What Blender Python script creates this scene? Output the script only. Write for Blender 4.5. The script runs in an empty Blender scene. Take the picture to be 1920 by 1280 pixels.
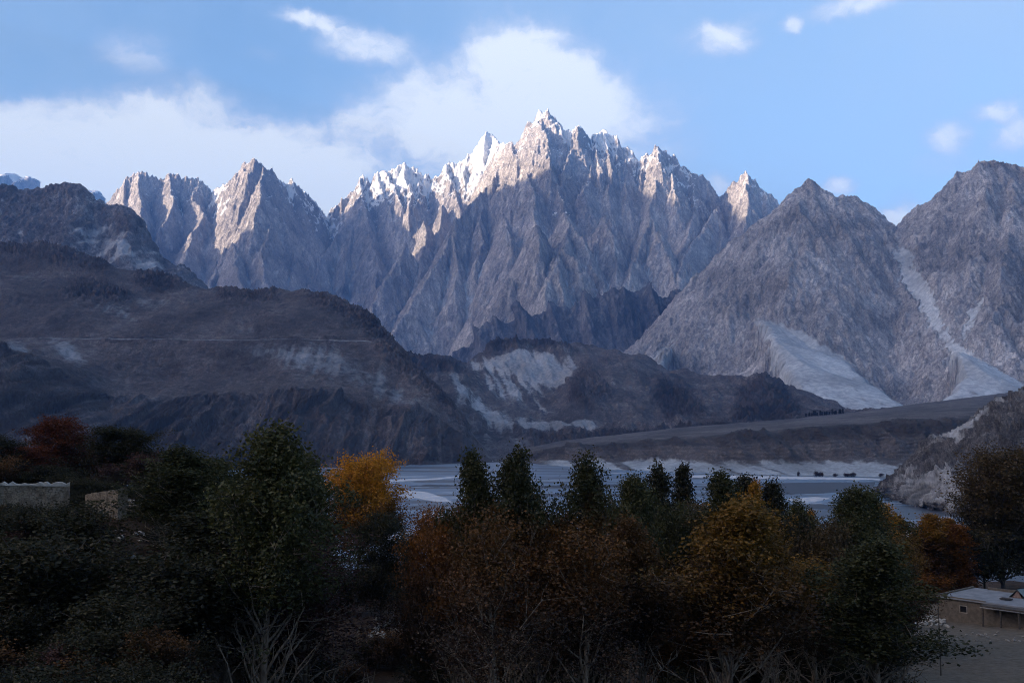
import bpy, math, random
import numpy as np
from mathutils import Vector

R = math.radians
C = bpy.context.scene.collection
scene = bpy.context.scene

# ------------------------------------------------------------------ camera
F = 1800.0                     # focal length in photo pixels (photo is 1920 wide)
CAMZ = 60.0                    # eye height above the river
PITCH = math.atan(160.0 / F)
cam_d = bpy.data.cameras.new('camera')
cam_d.sensor_width = 36.0
cam_d.lens = 36.0 * F / 1920.0
cam_d.clip_start = 0.5
cam_d.clip_end = 80000
cam = bpy.data.objects.new('camera', cam_d)
C.objects.link(cam)
cam.location = (0, 0, CAMZ)
cam.rotation_euler = (R(90) + PITCH, 0, 0)
scene.camera = cam

# ------------------------------------------------------------------ sun and sky
SUN_EL = R(7.0)
SUN_AZ = R(-115.0)             # from +Y, clockwise seen from above
sun_dir = Vector((math.cos(SUN_EL) * math.sin(SUN_AZ), math.cos(SUN_EL) * math.cos(SUN_AZ), math.sin(SUN_EL)))
sl = bpy.data.lights.new('sun', 'SUN')
sl.energy = 5.0
sl.angle = R(0.5)
sl.color = (1.0, 0.79, 0.58)
sun = bpy.data.objects.new('sun', sl)
C.objects.link(sun)
sun.rotation_euler = sun_dir.to_track_quat('Z', 'Y').to_euler()
sun.location = (-300, -150, 300)

scene.view_settings.view_transform = 'Standard'
scene.view_settings.look = 'None'
scene.view_settings.gamma = 1
scene.view_settings.exposure = 2.45
cy = scene.cycles
cy.use_denoising = True
cy.filter_width = 1.05
cy.max_bounces = 5
cy.diffuse_bounces = 3
cy.glossy_bounces = 2
cy.transmission_bounces = 2
cy.volume_bounces = 0
cy.denoising_prefilter = 'NONE'
cy.transparent_max_bounces = 8


class NT:
    """small helper to write node trees"""
    def __init__(self, tree):
        self.t = tree
        tree.nodes.clear()

    def n(self, typ, **kw):
        nd = self.t.nodes.new(typ)
        for k, v in kw.items():
            setattr(nd, k, v)
        return nd

    def put(self, sock, v):
        if hasattr(v, 'is_linked') or isinstance(v, bpy.types.NodeSocket):
            self.t.links.new(v, sock)
        elif isinstance(v, (tuple, list)):
            sock.default_value = tuple(v) + ((1.0,) if (len(v) == 3 and sock.type == 'RGBA') else ())
        else:
            sock.default_value = v

    def m(self, op, a, b=None, c=None, clamp=False):
        nd = self.n('ShaderNodeMath', operation=op, use_clamp=clamp)
        self.put(nd.inputs[0], a)
        if b is not None: self.put(nd.inputs[1], b)
        if c is not None: self.put(nd.inputs[2], c)
        return nd.outputs[0]

    def v(self, op, a, b=None, out=0):
        nd = self.n('ShaderNodeVectorMath', operation=op)
        self.put(nd.inputs[0], a)
        if b is not None: self.put(nd.inputs[1], b)
        return nd.outputs[out]

    def noise(self, vec, scale, detail=4, rough=0.55, dist=0.0, col=False):
        nd = self.n('ShaderNodeTexNoise')
        self.put(nd.inputs['Vector'], vec)
        nd.inputs['Scale'].default_value = scale
        nd.inputs['Detail'].default_value = detail
        nd.inputs['Roughness'].default_value = rough
        nd.inputs['Distortion'].default_value = dist
        return nd.outputs['Color' if col else 'Fac']

    def ramp(self, fac, lo, hi, a=0.0, b=1.0, smooth=True):
        nd = self.n('ShaderNodeMapRange')
        nd.interpolation_type = 'SMOOTHSTEP' if smooth else 'LINEAR'
        nd.clamp = True
        self.put(nd.inputs[0], fac)
        for i, x in enumerate((lo, hi, a, b)):
            self.put(nd.inputs[1 + i], x)
        return nd.outputs[0]

    def mix(self, fac, a, b, blend='MIX'):
        nd = self.n('ShaderNodeMix', data_type='RGBA', blend_type=blend)
        self.put(nd.inputs[0], fac)
        self.put(nd.inputs[6], a)
        self.put(nd.inputs[7], b)
        return nd.outputs[2]

    def attr(self, name, out='Fac'):
        nd = self.n('ShaderNodeAttribute', attribute_name=name)
        return nd.outputs[out]


def azel(px, py):
    """direction of a photo pixel as (azimuth, elevation)"""
    u, w = (px - 960) / F, (640 - py) / F
    d = Vector((u, math.cos(PITCH) - w * math.sin(PITCH), math.sin(PITCH) + w * math.cos(PITCH))).normalized()
    return math.atan2(d.x, d.y), math.asin(d.z)


world = bpy.data.worlds.new('World')
scene.world = world
world.use_nodes = True
W = NT(world.node_tree)
sky = W.n('ShaderNodeTexSky')
sky.sky_type = 'NISHITA'
sky.sun_disc = False
sky.sun_elevation = SUN_EL
sky.sun_rotation = SUN_AZ
sky.altitude = 2500
sky.air_density = 1.0
sky.dust_density = 1.4
sky.ozone_density = 1.1
SKY_STRENGTH = 0.073
CLOUD = 3.0
tc = W.n('ShaderNodeTexCoord')
sep = W.n('ShaderNodeSeparateXYZ')
W.put(sep.inputs[0], tc.outputs['Generated'])
az = W.m('ARCTAN2', sep.outputs[0], sep.outputs[1])
el = W.m('ARCSINE', sep.outputs[2])
comb = W.n('ShaderNodeCombineXYZ')
W.put(comb.inputs[0], az)
W.put(comb.inputs[1], el)
AE = comb.outputs[0]
wn = W.noise(AE, 9.0, 5, 0.6, col=True)
wofs = W.v('MULTIPLY', W.v('SUBTRACT', wn, (0.5, 0.5, 0.5)), (0.11, 0.075, 0.0))
wn2 = W.noise(AE, 42.0, 4, 0.6, col=True)
wofs2 = W.v('MULTIPLY', W.v('SUBTRACT', wn2, (0.5, 0.5, 0.5)), (0.022, 0.018, 0.0))
AEw = W.v('ADD', W.v('ADD', AE, wofs), wofs2)
AEs = W.v('ADD', W.v('ADD', AE, W.v('SCALE', wofs, None)), wofs2)   # (scale set below)
for nd in world.node_tree.nodes:
    if nd.bl_idname == 'ShaderNodeVectorMath' and nd.operation == 'SCALE':
        nd.inputs[3].default_value = 0.25
# photo px, py, half width, half height, peak, soft(True)/crisp
CLOUDS = [
    (120, 300, 340, 98, 1.7, True), (420, 285, 270, 98, 1.75, True), (560, 330, 170, 90, 0.75, True),
    (250, 350, 420, 90, 0.80, True), (30, 190, 170, 18, 0.30, True), (640, 315, 80, 45, 0.75, True),
    (945, 190, 185, 115, 1.45, True), (870, 245, 240, 110, 1.25, True), (965, 110, 105, 58, 1.0, True),
    (1120, 200, 220, 120, 0.65, True), (1030, 265, 260, 105, .85, True), (790, 150, 60, 45, 0.45, True),
    (590, 36, 95, 24, 1.1, False), (690, 84, 120, 40, 1.2, False), (650, 60, 60, 14, 0.4, False),
    (245, 98, 95, 48, 0.75, False), (665, 215, 70, 40, 0.6, False), (495, 100, 60, 18, 0.22, False),
    (1345, 74, 88, 40, 1.25, False), (1600, 10, 120, 30, 1.0, False), (1480, 44, 30, 22, 0.9, False),
    (1415, 25, 50, 18, 0.3, False), (1870, 205, 55, 26, 1.0, False), (1775, 255, 50, 32, 0.75, False),
    (1900, 250, 52, 34, 0.9, False), (1570, 356, 48, 26, 1.3, False), (1700, 415, 110, 34, 1.3, False),
    (1345, 345, 42, 34, 0.75, False), (1690, 372, 40, 18, 0.32, False), (1760, 300, 60, 40, 0.2, False),
    # the part of the sky behind the photographer
    (2900, 150, 500, 160, 0.9, True), (-900, 200, 480, 150, 0.9, True),
]
FILL_CLOUDS = [(R(-92), R(21), R(50), R(16), 1.0), (R(-70), R(40), R(40), R(14), .8), (R(120), R(30), R(40), R(14), .9),
             (R(180), R(45), R(65), R(20), 1.1), (R(-140), R(50), R(40), R(20), 1.0), (R(70), R(66), R(50), R(12), .8)]
tot = None
for (px, py, rx, ry, pk, soft) in CLOUDS:
    a0, e0 = azel(px, py)
    sx, sy = F / rx * (1.0 if abs(px - 960) < 1200 else 0.7), F / ry
    d = W.v('MULTIPLY', W.v('SUBTRACT', AEw if soft else AEs, (a0, e0, 0)), (sx, sy, 0))
    ln = W.v('LENGTH', d, out=1)
    k = W.ramp(ln, 1.5 if soft else 1.15, 0.0 if soft else 0.15, 0.0, pk)
    tot = k if tot is None else W.m('ADD', tot, k)
for (a0, e0, rx, ry, pk) in FILL_CLOUDS:          # unseen cloud banks beside, above and behind the camera, added as fill light
    d = W.v('MULTIPLY', W.v('SUBTRACT', AEw, (a0, e0, 0)), (1 / rx, 1 / ry, 0))
    tot = W.m('ADD', tot, W.ramp(W.v('LENGTH', d, out=1), 1.2, 0.2, 0.0, pk))
tex = W.noise(W.v('MULTIPLY', AEw, (1.0, 1.9, 1.0)), 8.5, 8, 0.62)
tex2 = W.noise(W.v('MULTIPLY', AEw, (1.0, 1.6, 1.0)), 42.0, 6, 0.66)
dens = W.m('MULTIPLY', tot, W.ramp(W.m('ADD', W.m('MULTIPLY', tex, 0.72), W.m('MULTIPLY', tex2, 0.28)), 0.25, 0.68, 0.28, 1.25))
cov = W.ramp(dens, 0.0, 1.12)
# thin high veil, stronger to the right and low down
veil = W.m('MULTIPLY', W.ramp(W.noise(AE, 4.0, 5, 0.6), 0.30, 0.75), 0.40)
veil = W.m('ADD', veil, W.m('MULTIPLY', W.ramp(az, R(-18), R(22)), 0.42))
veil = W.m('MULTIPLY', veil, W.ramp(az, R(75), R(40)))
skyc = W.mix(veil, sky.outputs[0], (CLOUD * .47, CLOUD * .62, CLOUD * .80))
ccol = W.mix(W.ramp(W.m('ADD', dens, W.m('MULTIPLY', tex, 0.9)), 0.50, 2.0), (CLOUD * .53, CLOUD * .61, CLOUD * .78), (CLOUD * 1.0, CLOUD * 1.03, CLOUD * 1.0))
# unseen banks toward the sun, boosted bright and warm as added fill
sunv = W.v('DOT_PRODUCT', tc.outputs['Generated'], tuple(sun_dir), out=1)
ccol = W.mix(W.ramp(sunv, 0.45, 0.95), ccol, (CLOUD * 9.5, CLOUD * 7.8, CLOUD * 6.8))
fin = W.mix(W.m('MULTIPLY', cov, 0.97), skyc, ccol)
bg = W.n('ShaderNodeBackground')
W.put(bg.inputs[0], fin)
bg.inputs[1].default_value = SKY_STRENGTH
wo = W.n('ShaderNodeOutputWorld')
W.put(wo.inputs[0], bg.outputs[0])


# ------------------------------------------------------------------ numpy noise
_rs = np.random.RandomState(11)
_perm = np.concatenate([_rs.permutation(256)] * 3).astype(np.int64)
_g2 = np.stack([np.cos(np.arange(256) * 2.39996), np.sin(np.arange(256) * 2.39996)], 1)
_r1 = _rs.rand(256)
_r2 = _rs.rand(256)


def _h(ix, iy, s=0):
    return _perm[_perm[(ix + s * 37) & 255] + ((iy + s * 91) & 255)]


def perlin(x, y, s=0):
    ix = np.floor(x).astype(np.int64); iy = np.floor(y).astype(np.int64)
    fx = x - ix; fy = y - iy
    u = fx * fx * fx * (fx * (fx * 6 - 15) + 10); w = fy * fy * fy * (fy * (fy * 6 - 15) + 10)
    def g(dx, dy):
        q = _g2[_h(ix + dx, iy + dy, s)]
        return q[..., 0] * (fx - dx) + q[..., 1] * (fy - dy)
    a = g(0, 0); b = g(1, 0); c = g(0, 1); d = g(1, 1)
    return ((a + u * (b - a)) * (1 - w) + (c + u * (d - c)) * w) * 1.5


def fbm(x, y, o=5, s=0, gain=0.5):
    t = 0; a = 1.0
    for i in range(o):
        t = t + a * perlin(x, y, s + i)
        x = x * 2.03 + 17.1; y = y * 2.03 - 9.7; a *= gain
    return t


def ridged(x, y, o=5, s=0, gain=0.5):
    t = 0; a = 1.0; w = 1.0
    for i in range(o):
        n = 1 - np.abs(perlin(x, y, s + i)) * 1.3
        n = np.clip(n, 0, 1) ** 2
        t = t + a * n * w
        w = np.clip(n * 1.6, 0, 1)
        x = x * 2.07 + 5.1; y = y * 2.07 + 3.3; a *= gain
    return t


def gullies(X, Y, gx, gy, f0, amp, o=4, s=0, gain=0.5):
    """branching gullies that run down the slope given by the gradient (gx, gy)"""
    h = np.zeros_like(X); f = f0; a = amp
    gx = gx.copy(); gy = gy.copy()
    for k in range(o):
        ln = np.sqrt(gx * gx + gy * gy) + 1e-6
        px, py = -gy / ln, gx / ln
        x = X * f; y = Y * f
        ix = np.floor(x).astype(np.int64); iy = np.floor(y).astype(np.int64)
        sc = np.zeros_like(X); ss = np.zeros_like(X); sw = np.zeros_like(X) + 1e-6
        for i in (-1, 0, 1):
            for j in (-1, 0, 1):
                hh = _h(ix + i, iy + j, s + k)
                vx = x - (ix + i + _r1[hh]); vy = y - (iy + j + _r2[hh])
                w = np.exp(-2.2 * (vx * vx + vy * vy))
                ph = (vx * px + vy * py) * 6.2832 * 0.9
                sc += w * np.cos(ph); ss += w * np.sin(ph); sw += w
        sc /= sw; ss /= sw
        st = np.clip(ln, 0, 1.2)
        phi = np.arctan2(ss, sc)                      # triangle wave: sharp ribs and sharp runnels
        mag = np.clip(np.sqrt(ss * ss + sc * sc) * 2.2, 0, 1)
        h += a * (1 - 2 * np.abs(phi) / np.pi) * mag * st
        d = -np.sign(phi) * 4.0 * 0.9 * f * a * mag
        gx = gx + d * px; gy = gy + d * py
        a *= gain; f *= 2.0
    return h


# ------------------------------------------------------------------ mesh helpers
def P(px, py, Y):
    """world point on the sight line of a photo pixel at ground distance Y"""
    u, w = (px - 960) / F, (640 - py) / F
    dy = math.cos(PITCH) - w * math.sin(PITCH)
    dz = math.sin(PITCH) + w * math.cos(PITCH)
    return Vector((u / dy * Y, Y, CAMZ + dz / dy * Y))


def elev(py):
    w = (640 - py) / F
    return (math.sin(PITCH) + w * math.cos(PITCH)) / (math.cos(PITCH) - w * math.sin(PITCH))


def tag(o, label=None, cat=None, group=None, kind=None):
    if label: o['label'] = label
    if cat: o['category'] = cat
    if group: o['group'] = group
    if kind: o['kind'] = kind
    return o


def mesh_np(name, V, Fq, mat, smooth=True, parent=None, attrs=None, mats=None, mi=None):
    me = bpy.data.meshes.new(name)
    V = np.asarray(V, dtype=np.float32); Fq = np.asarray(Fq, dtype=np.int32)
    k = Fq.shape[1]
    me.vertices.add(len(V)); me.vertices.foreach_set('co', V.ravel())
    me.loops.add(Fq.size); me.loops.foreach_set('vertex_index', Fq.ravel())
    me.polygons.add(len(Fq))
    me.polygons.foreach_set('loop_start', np.arange(0, Fq.size, k, dtype=np.int32))
    me.polygons.foreach_set('loop_total', np.full(len(Fq), k, dtype=np.int32))
    me.polygons.foreach_set('use_smooth', np.full(len(Fq), smooth, dtype=bool))
    for nm, arr in (attrs or {}).items():
        at = me.attributes.new(nm, 'FLOAT', 'POINT')
        at.data.foreach_set('value', np.asarray(arr, dtype=np.float32).ravel())
    me.update(calc_edges=True)
    if mat: me.materials.append(mat)
    o = bpy.data.objects.new(name, me)
    C.objects.link(o)
    if parent: o.parent = parent
    return o


def grid_faces(nu, nv):
    i = np.arange(nv - 1)[:, None] * nu + np.arange(nu - 1)[None, :]
    return np.stack([i, i + 1, i + nu + 1, i + nu], -1).reshape(-1, 4)


def heightfield(name, xs, ys, H, mat, attrs=None):
    X, Y = np.meshgrid(xs, ys)
    V = np.stack([X, Y, H], -1).reshape(-1, 3)
    return mesh_np(name, V, grid_faces(len(xs), len(ys)), mat, True, None, attrs)


def seg_field(X, Y, ridges):
    """max of sloping ridges; ridge = (points[(x,y,z)], side slope, exponent)"""
    H = np.full(X.shape, -1e9); who = np.zeros(X.shape, dtype=np.int16)
    for ri, (pts, k, e) in enumerate(ridges):
        for (ax, ay, a_z), (bx, by, b_z) in zip(pts[:-1], pts[1:]):
            dx, dy = bx - ax, by - ay
            L2 = dx * dx + dy * dy + 1e-9
            t = np.clip(((X - ax) * dx + (Y - ay) * dy) / L2, 0, 1)
            d = np.sqrt((X - ax - t * dx) ** 2 + (Y - ay - t * dy) ** 2)
            z = a_z + t * (b_z - a_z) - k * (d if e == 1 else 100 * (d / 100) ** e)
            m = z > H
            H[m] = z[m]; who[m] = ri
    return H, who


# ------------------------------------------------------------------ rock materials
def new_mat(name):
    m = bpy.data.materials.new(name)
    m.use_nodes = True
    return m, NT(m.node_tree)


def finish(T, color, rough=0.9, bump=None, bstr=0.5, bdist=1.0, spec=0.2):
    b = T.n('ShaderNodeBsdfPrincipled')
    T.put(b.inputs['Base Color'], color)
    T.put(b.inputs['Roughness'], rough)
    b.inputs['Specular IOR Level'].default_value = spec
    if bump is not None:
        bn = T.n('ShaderNodeBump')
        bn.inputs['Strength'].default_value = bstr
        bn.inputs['Distance'].default_value = bdist
        T.put(bn.inputs['Height'], bump)
        T.put(b.inputs['Normal'], bn.outputs[0])
    o = T.n('ShaderNodeOutputMaterial')
    T.put(o.inputs[0], b.outputs[0])
    return b


def rock_mat(name, dark, mid, light, scale, bdist, scree=None, snow=None, strata=0.0, contrast=1.0, spot=None):
    """rock with mottled minerals; scree colour by the 'scree' attribute, snow by height and slope"""
    m, T = new_mat(name)
    g = T.n('ShaderNodeNewGeometry')
    pos = g.outputs['Position']
    big = T.noise(pos, scale, 6, 0.6, 0.1)
    st = T.v('MULTIPLY', pos, (1.0, 1.0, 0.35))
    mid_n = T.noise(st, scale * 5, 8, 0.68)
    fine = T.noise(pos, scale * 15, 7, 0.75)
    crk = T.m('ABSOLUTE', T.m('SUBTRACT', T.noise(T.v('MULTIPLY', pos, (1.0, 1.0, 0.45)), scale * 7, 6, 0.7), 0.5))
    f = T.m('ADD', T.m('ADD', T.m('MULTIPLY', big, 0.30), T.m('MULTIPLY', mid_n, 0.38)), T.m('MULTIPLY', fine, 0.32))
    lo, hi = 0.5 - 0.10 / contrast, 0.5 + 0.10 / contrast
    c = T.mix(T.ramp(f, lo, 0.5), dark, mid)
    c = T.mix(T.ramp(f, 0.5, hi), c, light)
    c = T.mix(T.ramp(crk, 0.035, 0.0, 0.0, 0.6), c, [v * 0.6 for v in dark])
    bumph = T.m('ADD', T.m('ADD', T.m('MULTIPLY', mid_n, 1.6), T.m('MULTIPLY', fine, 0.8)), T.ramp(crk, 0.0, 0.05, 0.0, 0.25))
    gr = T.noise(pos, scale * 21, 3, 0.6)
    c = T.mix(T.ramp(gr, 0.61, 0.68, 0.0, 0.55), c, light)
    c = T.mix(T.ramp(gr, 0.39, 0.32, 0.0, 0.6), c, [v * 0.5 for v in dark])
    if strata:
        wv = T.n('ShaderNodeTexWave', wave_type='BANDS', bands_direction='Z')
        T.put(wv.inputs['Vector'], T.v('ADD', pos, T.v('MULTIPLY', T.noise(pos, scale * 2, 3, 0.5, col=True), (0, 0, 0.25 / scale))))
        wv.inputs['Scale'].default_value = scale * 3
        wv.inputs['Distortion'].default_value = 3
        c = T.mix(T.m('MULTIPLY', wv.outputs['Fac'], strata), c, dark)
        bumph = T.m('ADD', bumph, T.m('MULTIPLY', wv.outputs['Fac'], strata * 1.5))
    if scree:
        sa = T.attr('scree')
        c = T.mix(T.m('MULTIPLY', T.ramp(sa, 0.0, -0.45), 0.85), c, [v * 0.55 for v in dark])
        sm = T.ramp(T.m('ADD', sa, T.m('MULTIPLY', T.m('SUBTRACT', mid_n, 0.5), 0.9)), 0.35, 0.65)
        sc = T.mix(T.ramp(T.noise(T.v('MULTIPLY', pos, (1.0, 1.0, 0.16)), scale * 9, 6, 0.68), 0.36, 0.64), [v * 0.66 for v in scree], scree)
        sc = T.mix(T.ramp(T.noise(pos, scale * 60, 3, 0.6), 0.62, 0.70), sc, dark)
        c = T.mix(sm, c, sc)
        bumph = T.m('MULTIPLY', bumph, T.m('SUBTRACT', 1.0, T.m('MULTIPLY', sm, 0.8)))
    tint = T.noise(T.v('MULTIPLY', pos, (1.0, 0.6, 0.7)), scale * 0.55, 5, 0.62)
    tn = T.n('ShaderNodeVectorMath', operation='SCALE')
    T.put(tn.inputs[0], c); T.put(tn.inputs[3], T.ramp(tint, 0.33, 0.67, 0.70, 1.28))
    c = tn.outputs[0]
    if spot:
        c = T.mix(T.m('MULTIPLY', T.ramp(T.noise(pos, scale * 2.2, 5, 0.6), 0.55, 0.7), 0.7), c, spot)
    if snow:
        z0, z1, amt = snow
        sp = T.n('ShaderNodeSeparateXYZ'); T.put(sp.inputs[0], pos)
        sn = T.n('ShaderNodeSeparateXYZ'); T.put(sn.inputs[0], g.outputs['Normal'])
        hz = T.ramp(sp.outputs[2], z0, z1, smooth=False)
        k = T.m('ADD', T.m('ADD', hz, T.m('MULTIPLY', T.m('SUBTRACT', sn.outputs[2], 0.55), 2.2)), T.m('MULTIPLY', T.m('SUBTRACT', mid_n, 0.5), 2.2))
        k = T.m('ADD', k, T.m('MULTIPLY', T.attr('snow'), 1.2))
        k = T.m('MULTIPLY', T.ramp(k, 1.0 - amt, 1.25 - amt), T.ramp(T.m('ADD', sp.outputs[2], T.m('MULTIPLY', T.attr('snow'), 1500)), 1950, 2300))
        c = T.mix(k, c, (0.70, 0.71, 0.73))
    finish(T, c, 0.92, bumph, 1.0, bdist, 0.12)
    return m


M_far = rock_mat('granite', (0.20, 0.185, 0.18), (0.34, 0.315, 0.305), (0.50, 0.465, 0.445), 0.0035, 14.0,
                 scree=(0.42, 0.44, 0.47), snow=(2000, 3700, 0.34), contrast=0.85)
M_right = rock_mat('grey_schist', (0.165, 0.158, 0.166), (0.280, 0.270, 0.280), (0.42, 0.405, 0.415), 0.006, 7.0,
                   scree=(0.36, 0.38, 0.41), contrast=1.0)
M_dark = rock_mat('dark_slate', (0.06, 0.06, 0.072), (0.10, 0.10, 0.115), (0.16, 0.16, 0.175), 0.005, 8.0)
M_leftm = rock_mat('brown_schist', (0.07, 0.062, 0.064), (0.125, 0.112, 0.115), (0.27, 0.265, 0.28), 0.006, 6.0,
                   scree=(0.30, 0.30, 0.32))
M_hill = rock_mat('brown_hill_soil', (0.050, 0.040, 0.040), (0.082, 0.068, 0.067), (0.125, 0.112, 0.113), 0.012, 2.6,
                  scree=(0.165, 0.17, 0.19), contrast=1.05, spot=(0.030, 0.024, 0.023))
M_mid = rock_mat('moraine', (0.046, 0.038, 0.038), (0.080, 0.069, 0.069), (0.15, 0.14, 0.144), 0.012, 2.6,
                 scree=(0.235, 0.24, 0.26))
M_terr = rock_mat('terrace_earth', (0.060, 0.052, 0.052), (0.094, 0.084, 0.083), (0.15, 0.142, 0.142), 0.02, 1.2,
                  scree=(0.27, 0.29, 0.315), strata=0.6)
M_near = rock_mat('talus', (0.048, 0.044, 0.046), (0.09, 0.084, 0.086), (0.17, 0.165, 0.167), 0.05, 1.2,
                  scree=(0.24, 0.245, 0.26), contrast=1.2)

# ------------------------------------------------------------------ far ranges: skyline and spurs
SKY_L = [(203, 379), (221, 359), (240, 336), (254, 330), (266, 322), (280, 326), (293, 334), (303, 338), (319, 328),
         (341, 332), (358, 336), (374, 340), (386, 342), (394, 360), (406, 356), (427, 345), (441, 338), (447, 322),
         (457, 308), (480, 303), (494, 310), (510, 320), (520, 330), (526, 343), (547, 340), (561, 351), (577, 365),
         (597, 387), (613, 403)]
SKY_M = [(613, 403), (623, 395), (642, 374), (661, 361), (674, 337), (684, 334), (696, 343), (709, 323), (723, 317),
         (733, 321), (747, 308), (758, 304), (770, 309), (782, 318), (789, 328), (798, 325), (807, 333), (824, 329),
         (837, 308), (852, 307), (867, 304), (878, 292), (895, 284), (903, 262), (912, 250), (923, 255), (934, 267),
         (941, 277), (956, 264), (975, 267), (991, 238), (1003, 224), (1011, 211), (1025, 207), (1034, 214),
         (1044, 227), (1053, 241), (1069, 250), (1078, 242), (1084, 237), (1094, 250), (1102, 260), (1116, 253),
         (1131, 241), (1142, 253), (1156, 255), (1164, 271), (1178, 280), (1191, 286), (1202, 302), (1216, 288),
         (1228, 288), (1236, 271), (1247, 282), (1256, 291), (1266, 291), (1278, 308), (1291, 321), (1306, 327),
         (1322, 339), (1334, 350), (1347, 369), (1375, 344), (1402, 321), (1418, 335), (1438, 357), (1456, 375),
         (1500, 430), (1560, 480)]
YL = [(150, 9700), (400, 9900), (480, 9500), (613, 10300), (660, 10500), (800, 10500), (930, 10500), (942, 9450), (960, 9150), (1030, 9000), (1080, 8850),
      (1131, 9050), (1240, 8800), (1345, 8800), (1400, 8600), (1560, 8400)]


def sky_Y(px):
    return float(np.interp(px, [a for a, b in YL], [b for a, b in YL]))


_all = SKY_L + SKY_M[1:]


def sky_py(px):
    return float(np.interp(px, [a for a, b in _all], [b for a, b in _all]))


def env(px, py, s, anchor=None):
    """point below the skyline (or below its point at the anchor column) on a slope s that projects to (px, py)"""
    a = px if anchor is None else anchor
    Ys = sky_Y(a)
    zs = CAMZ + elev(sky_py(a)) * Ys
    e = elev(py)
    Y = (zs - s * Ys - CAMZ) / (e - s)
    return P(px, py, Y)


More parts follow.
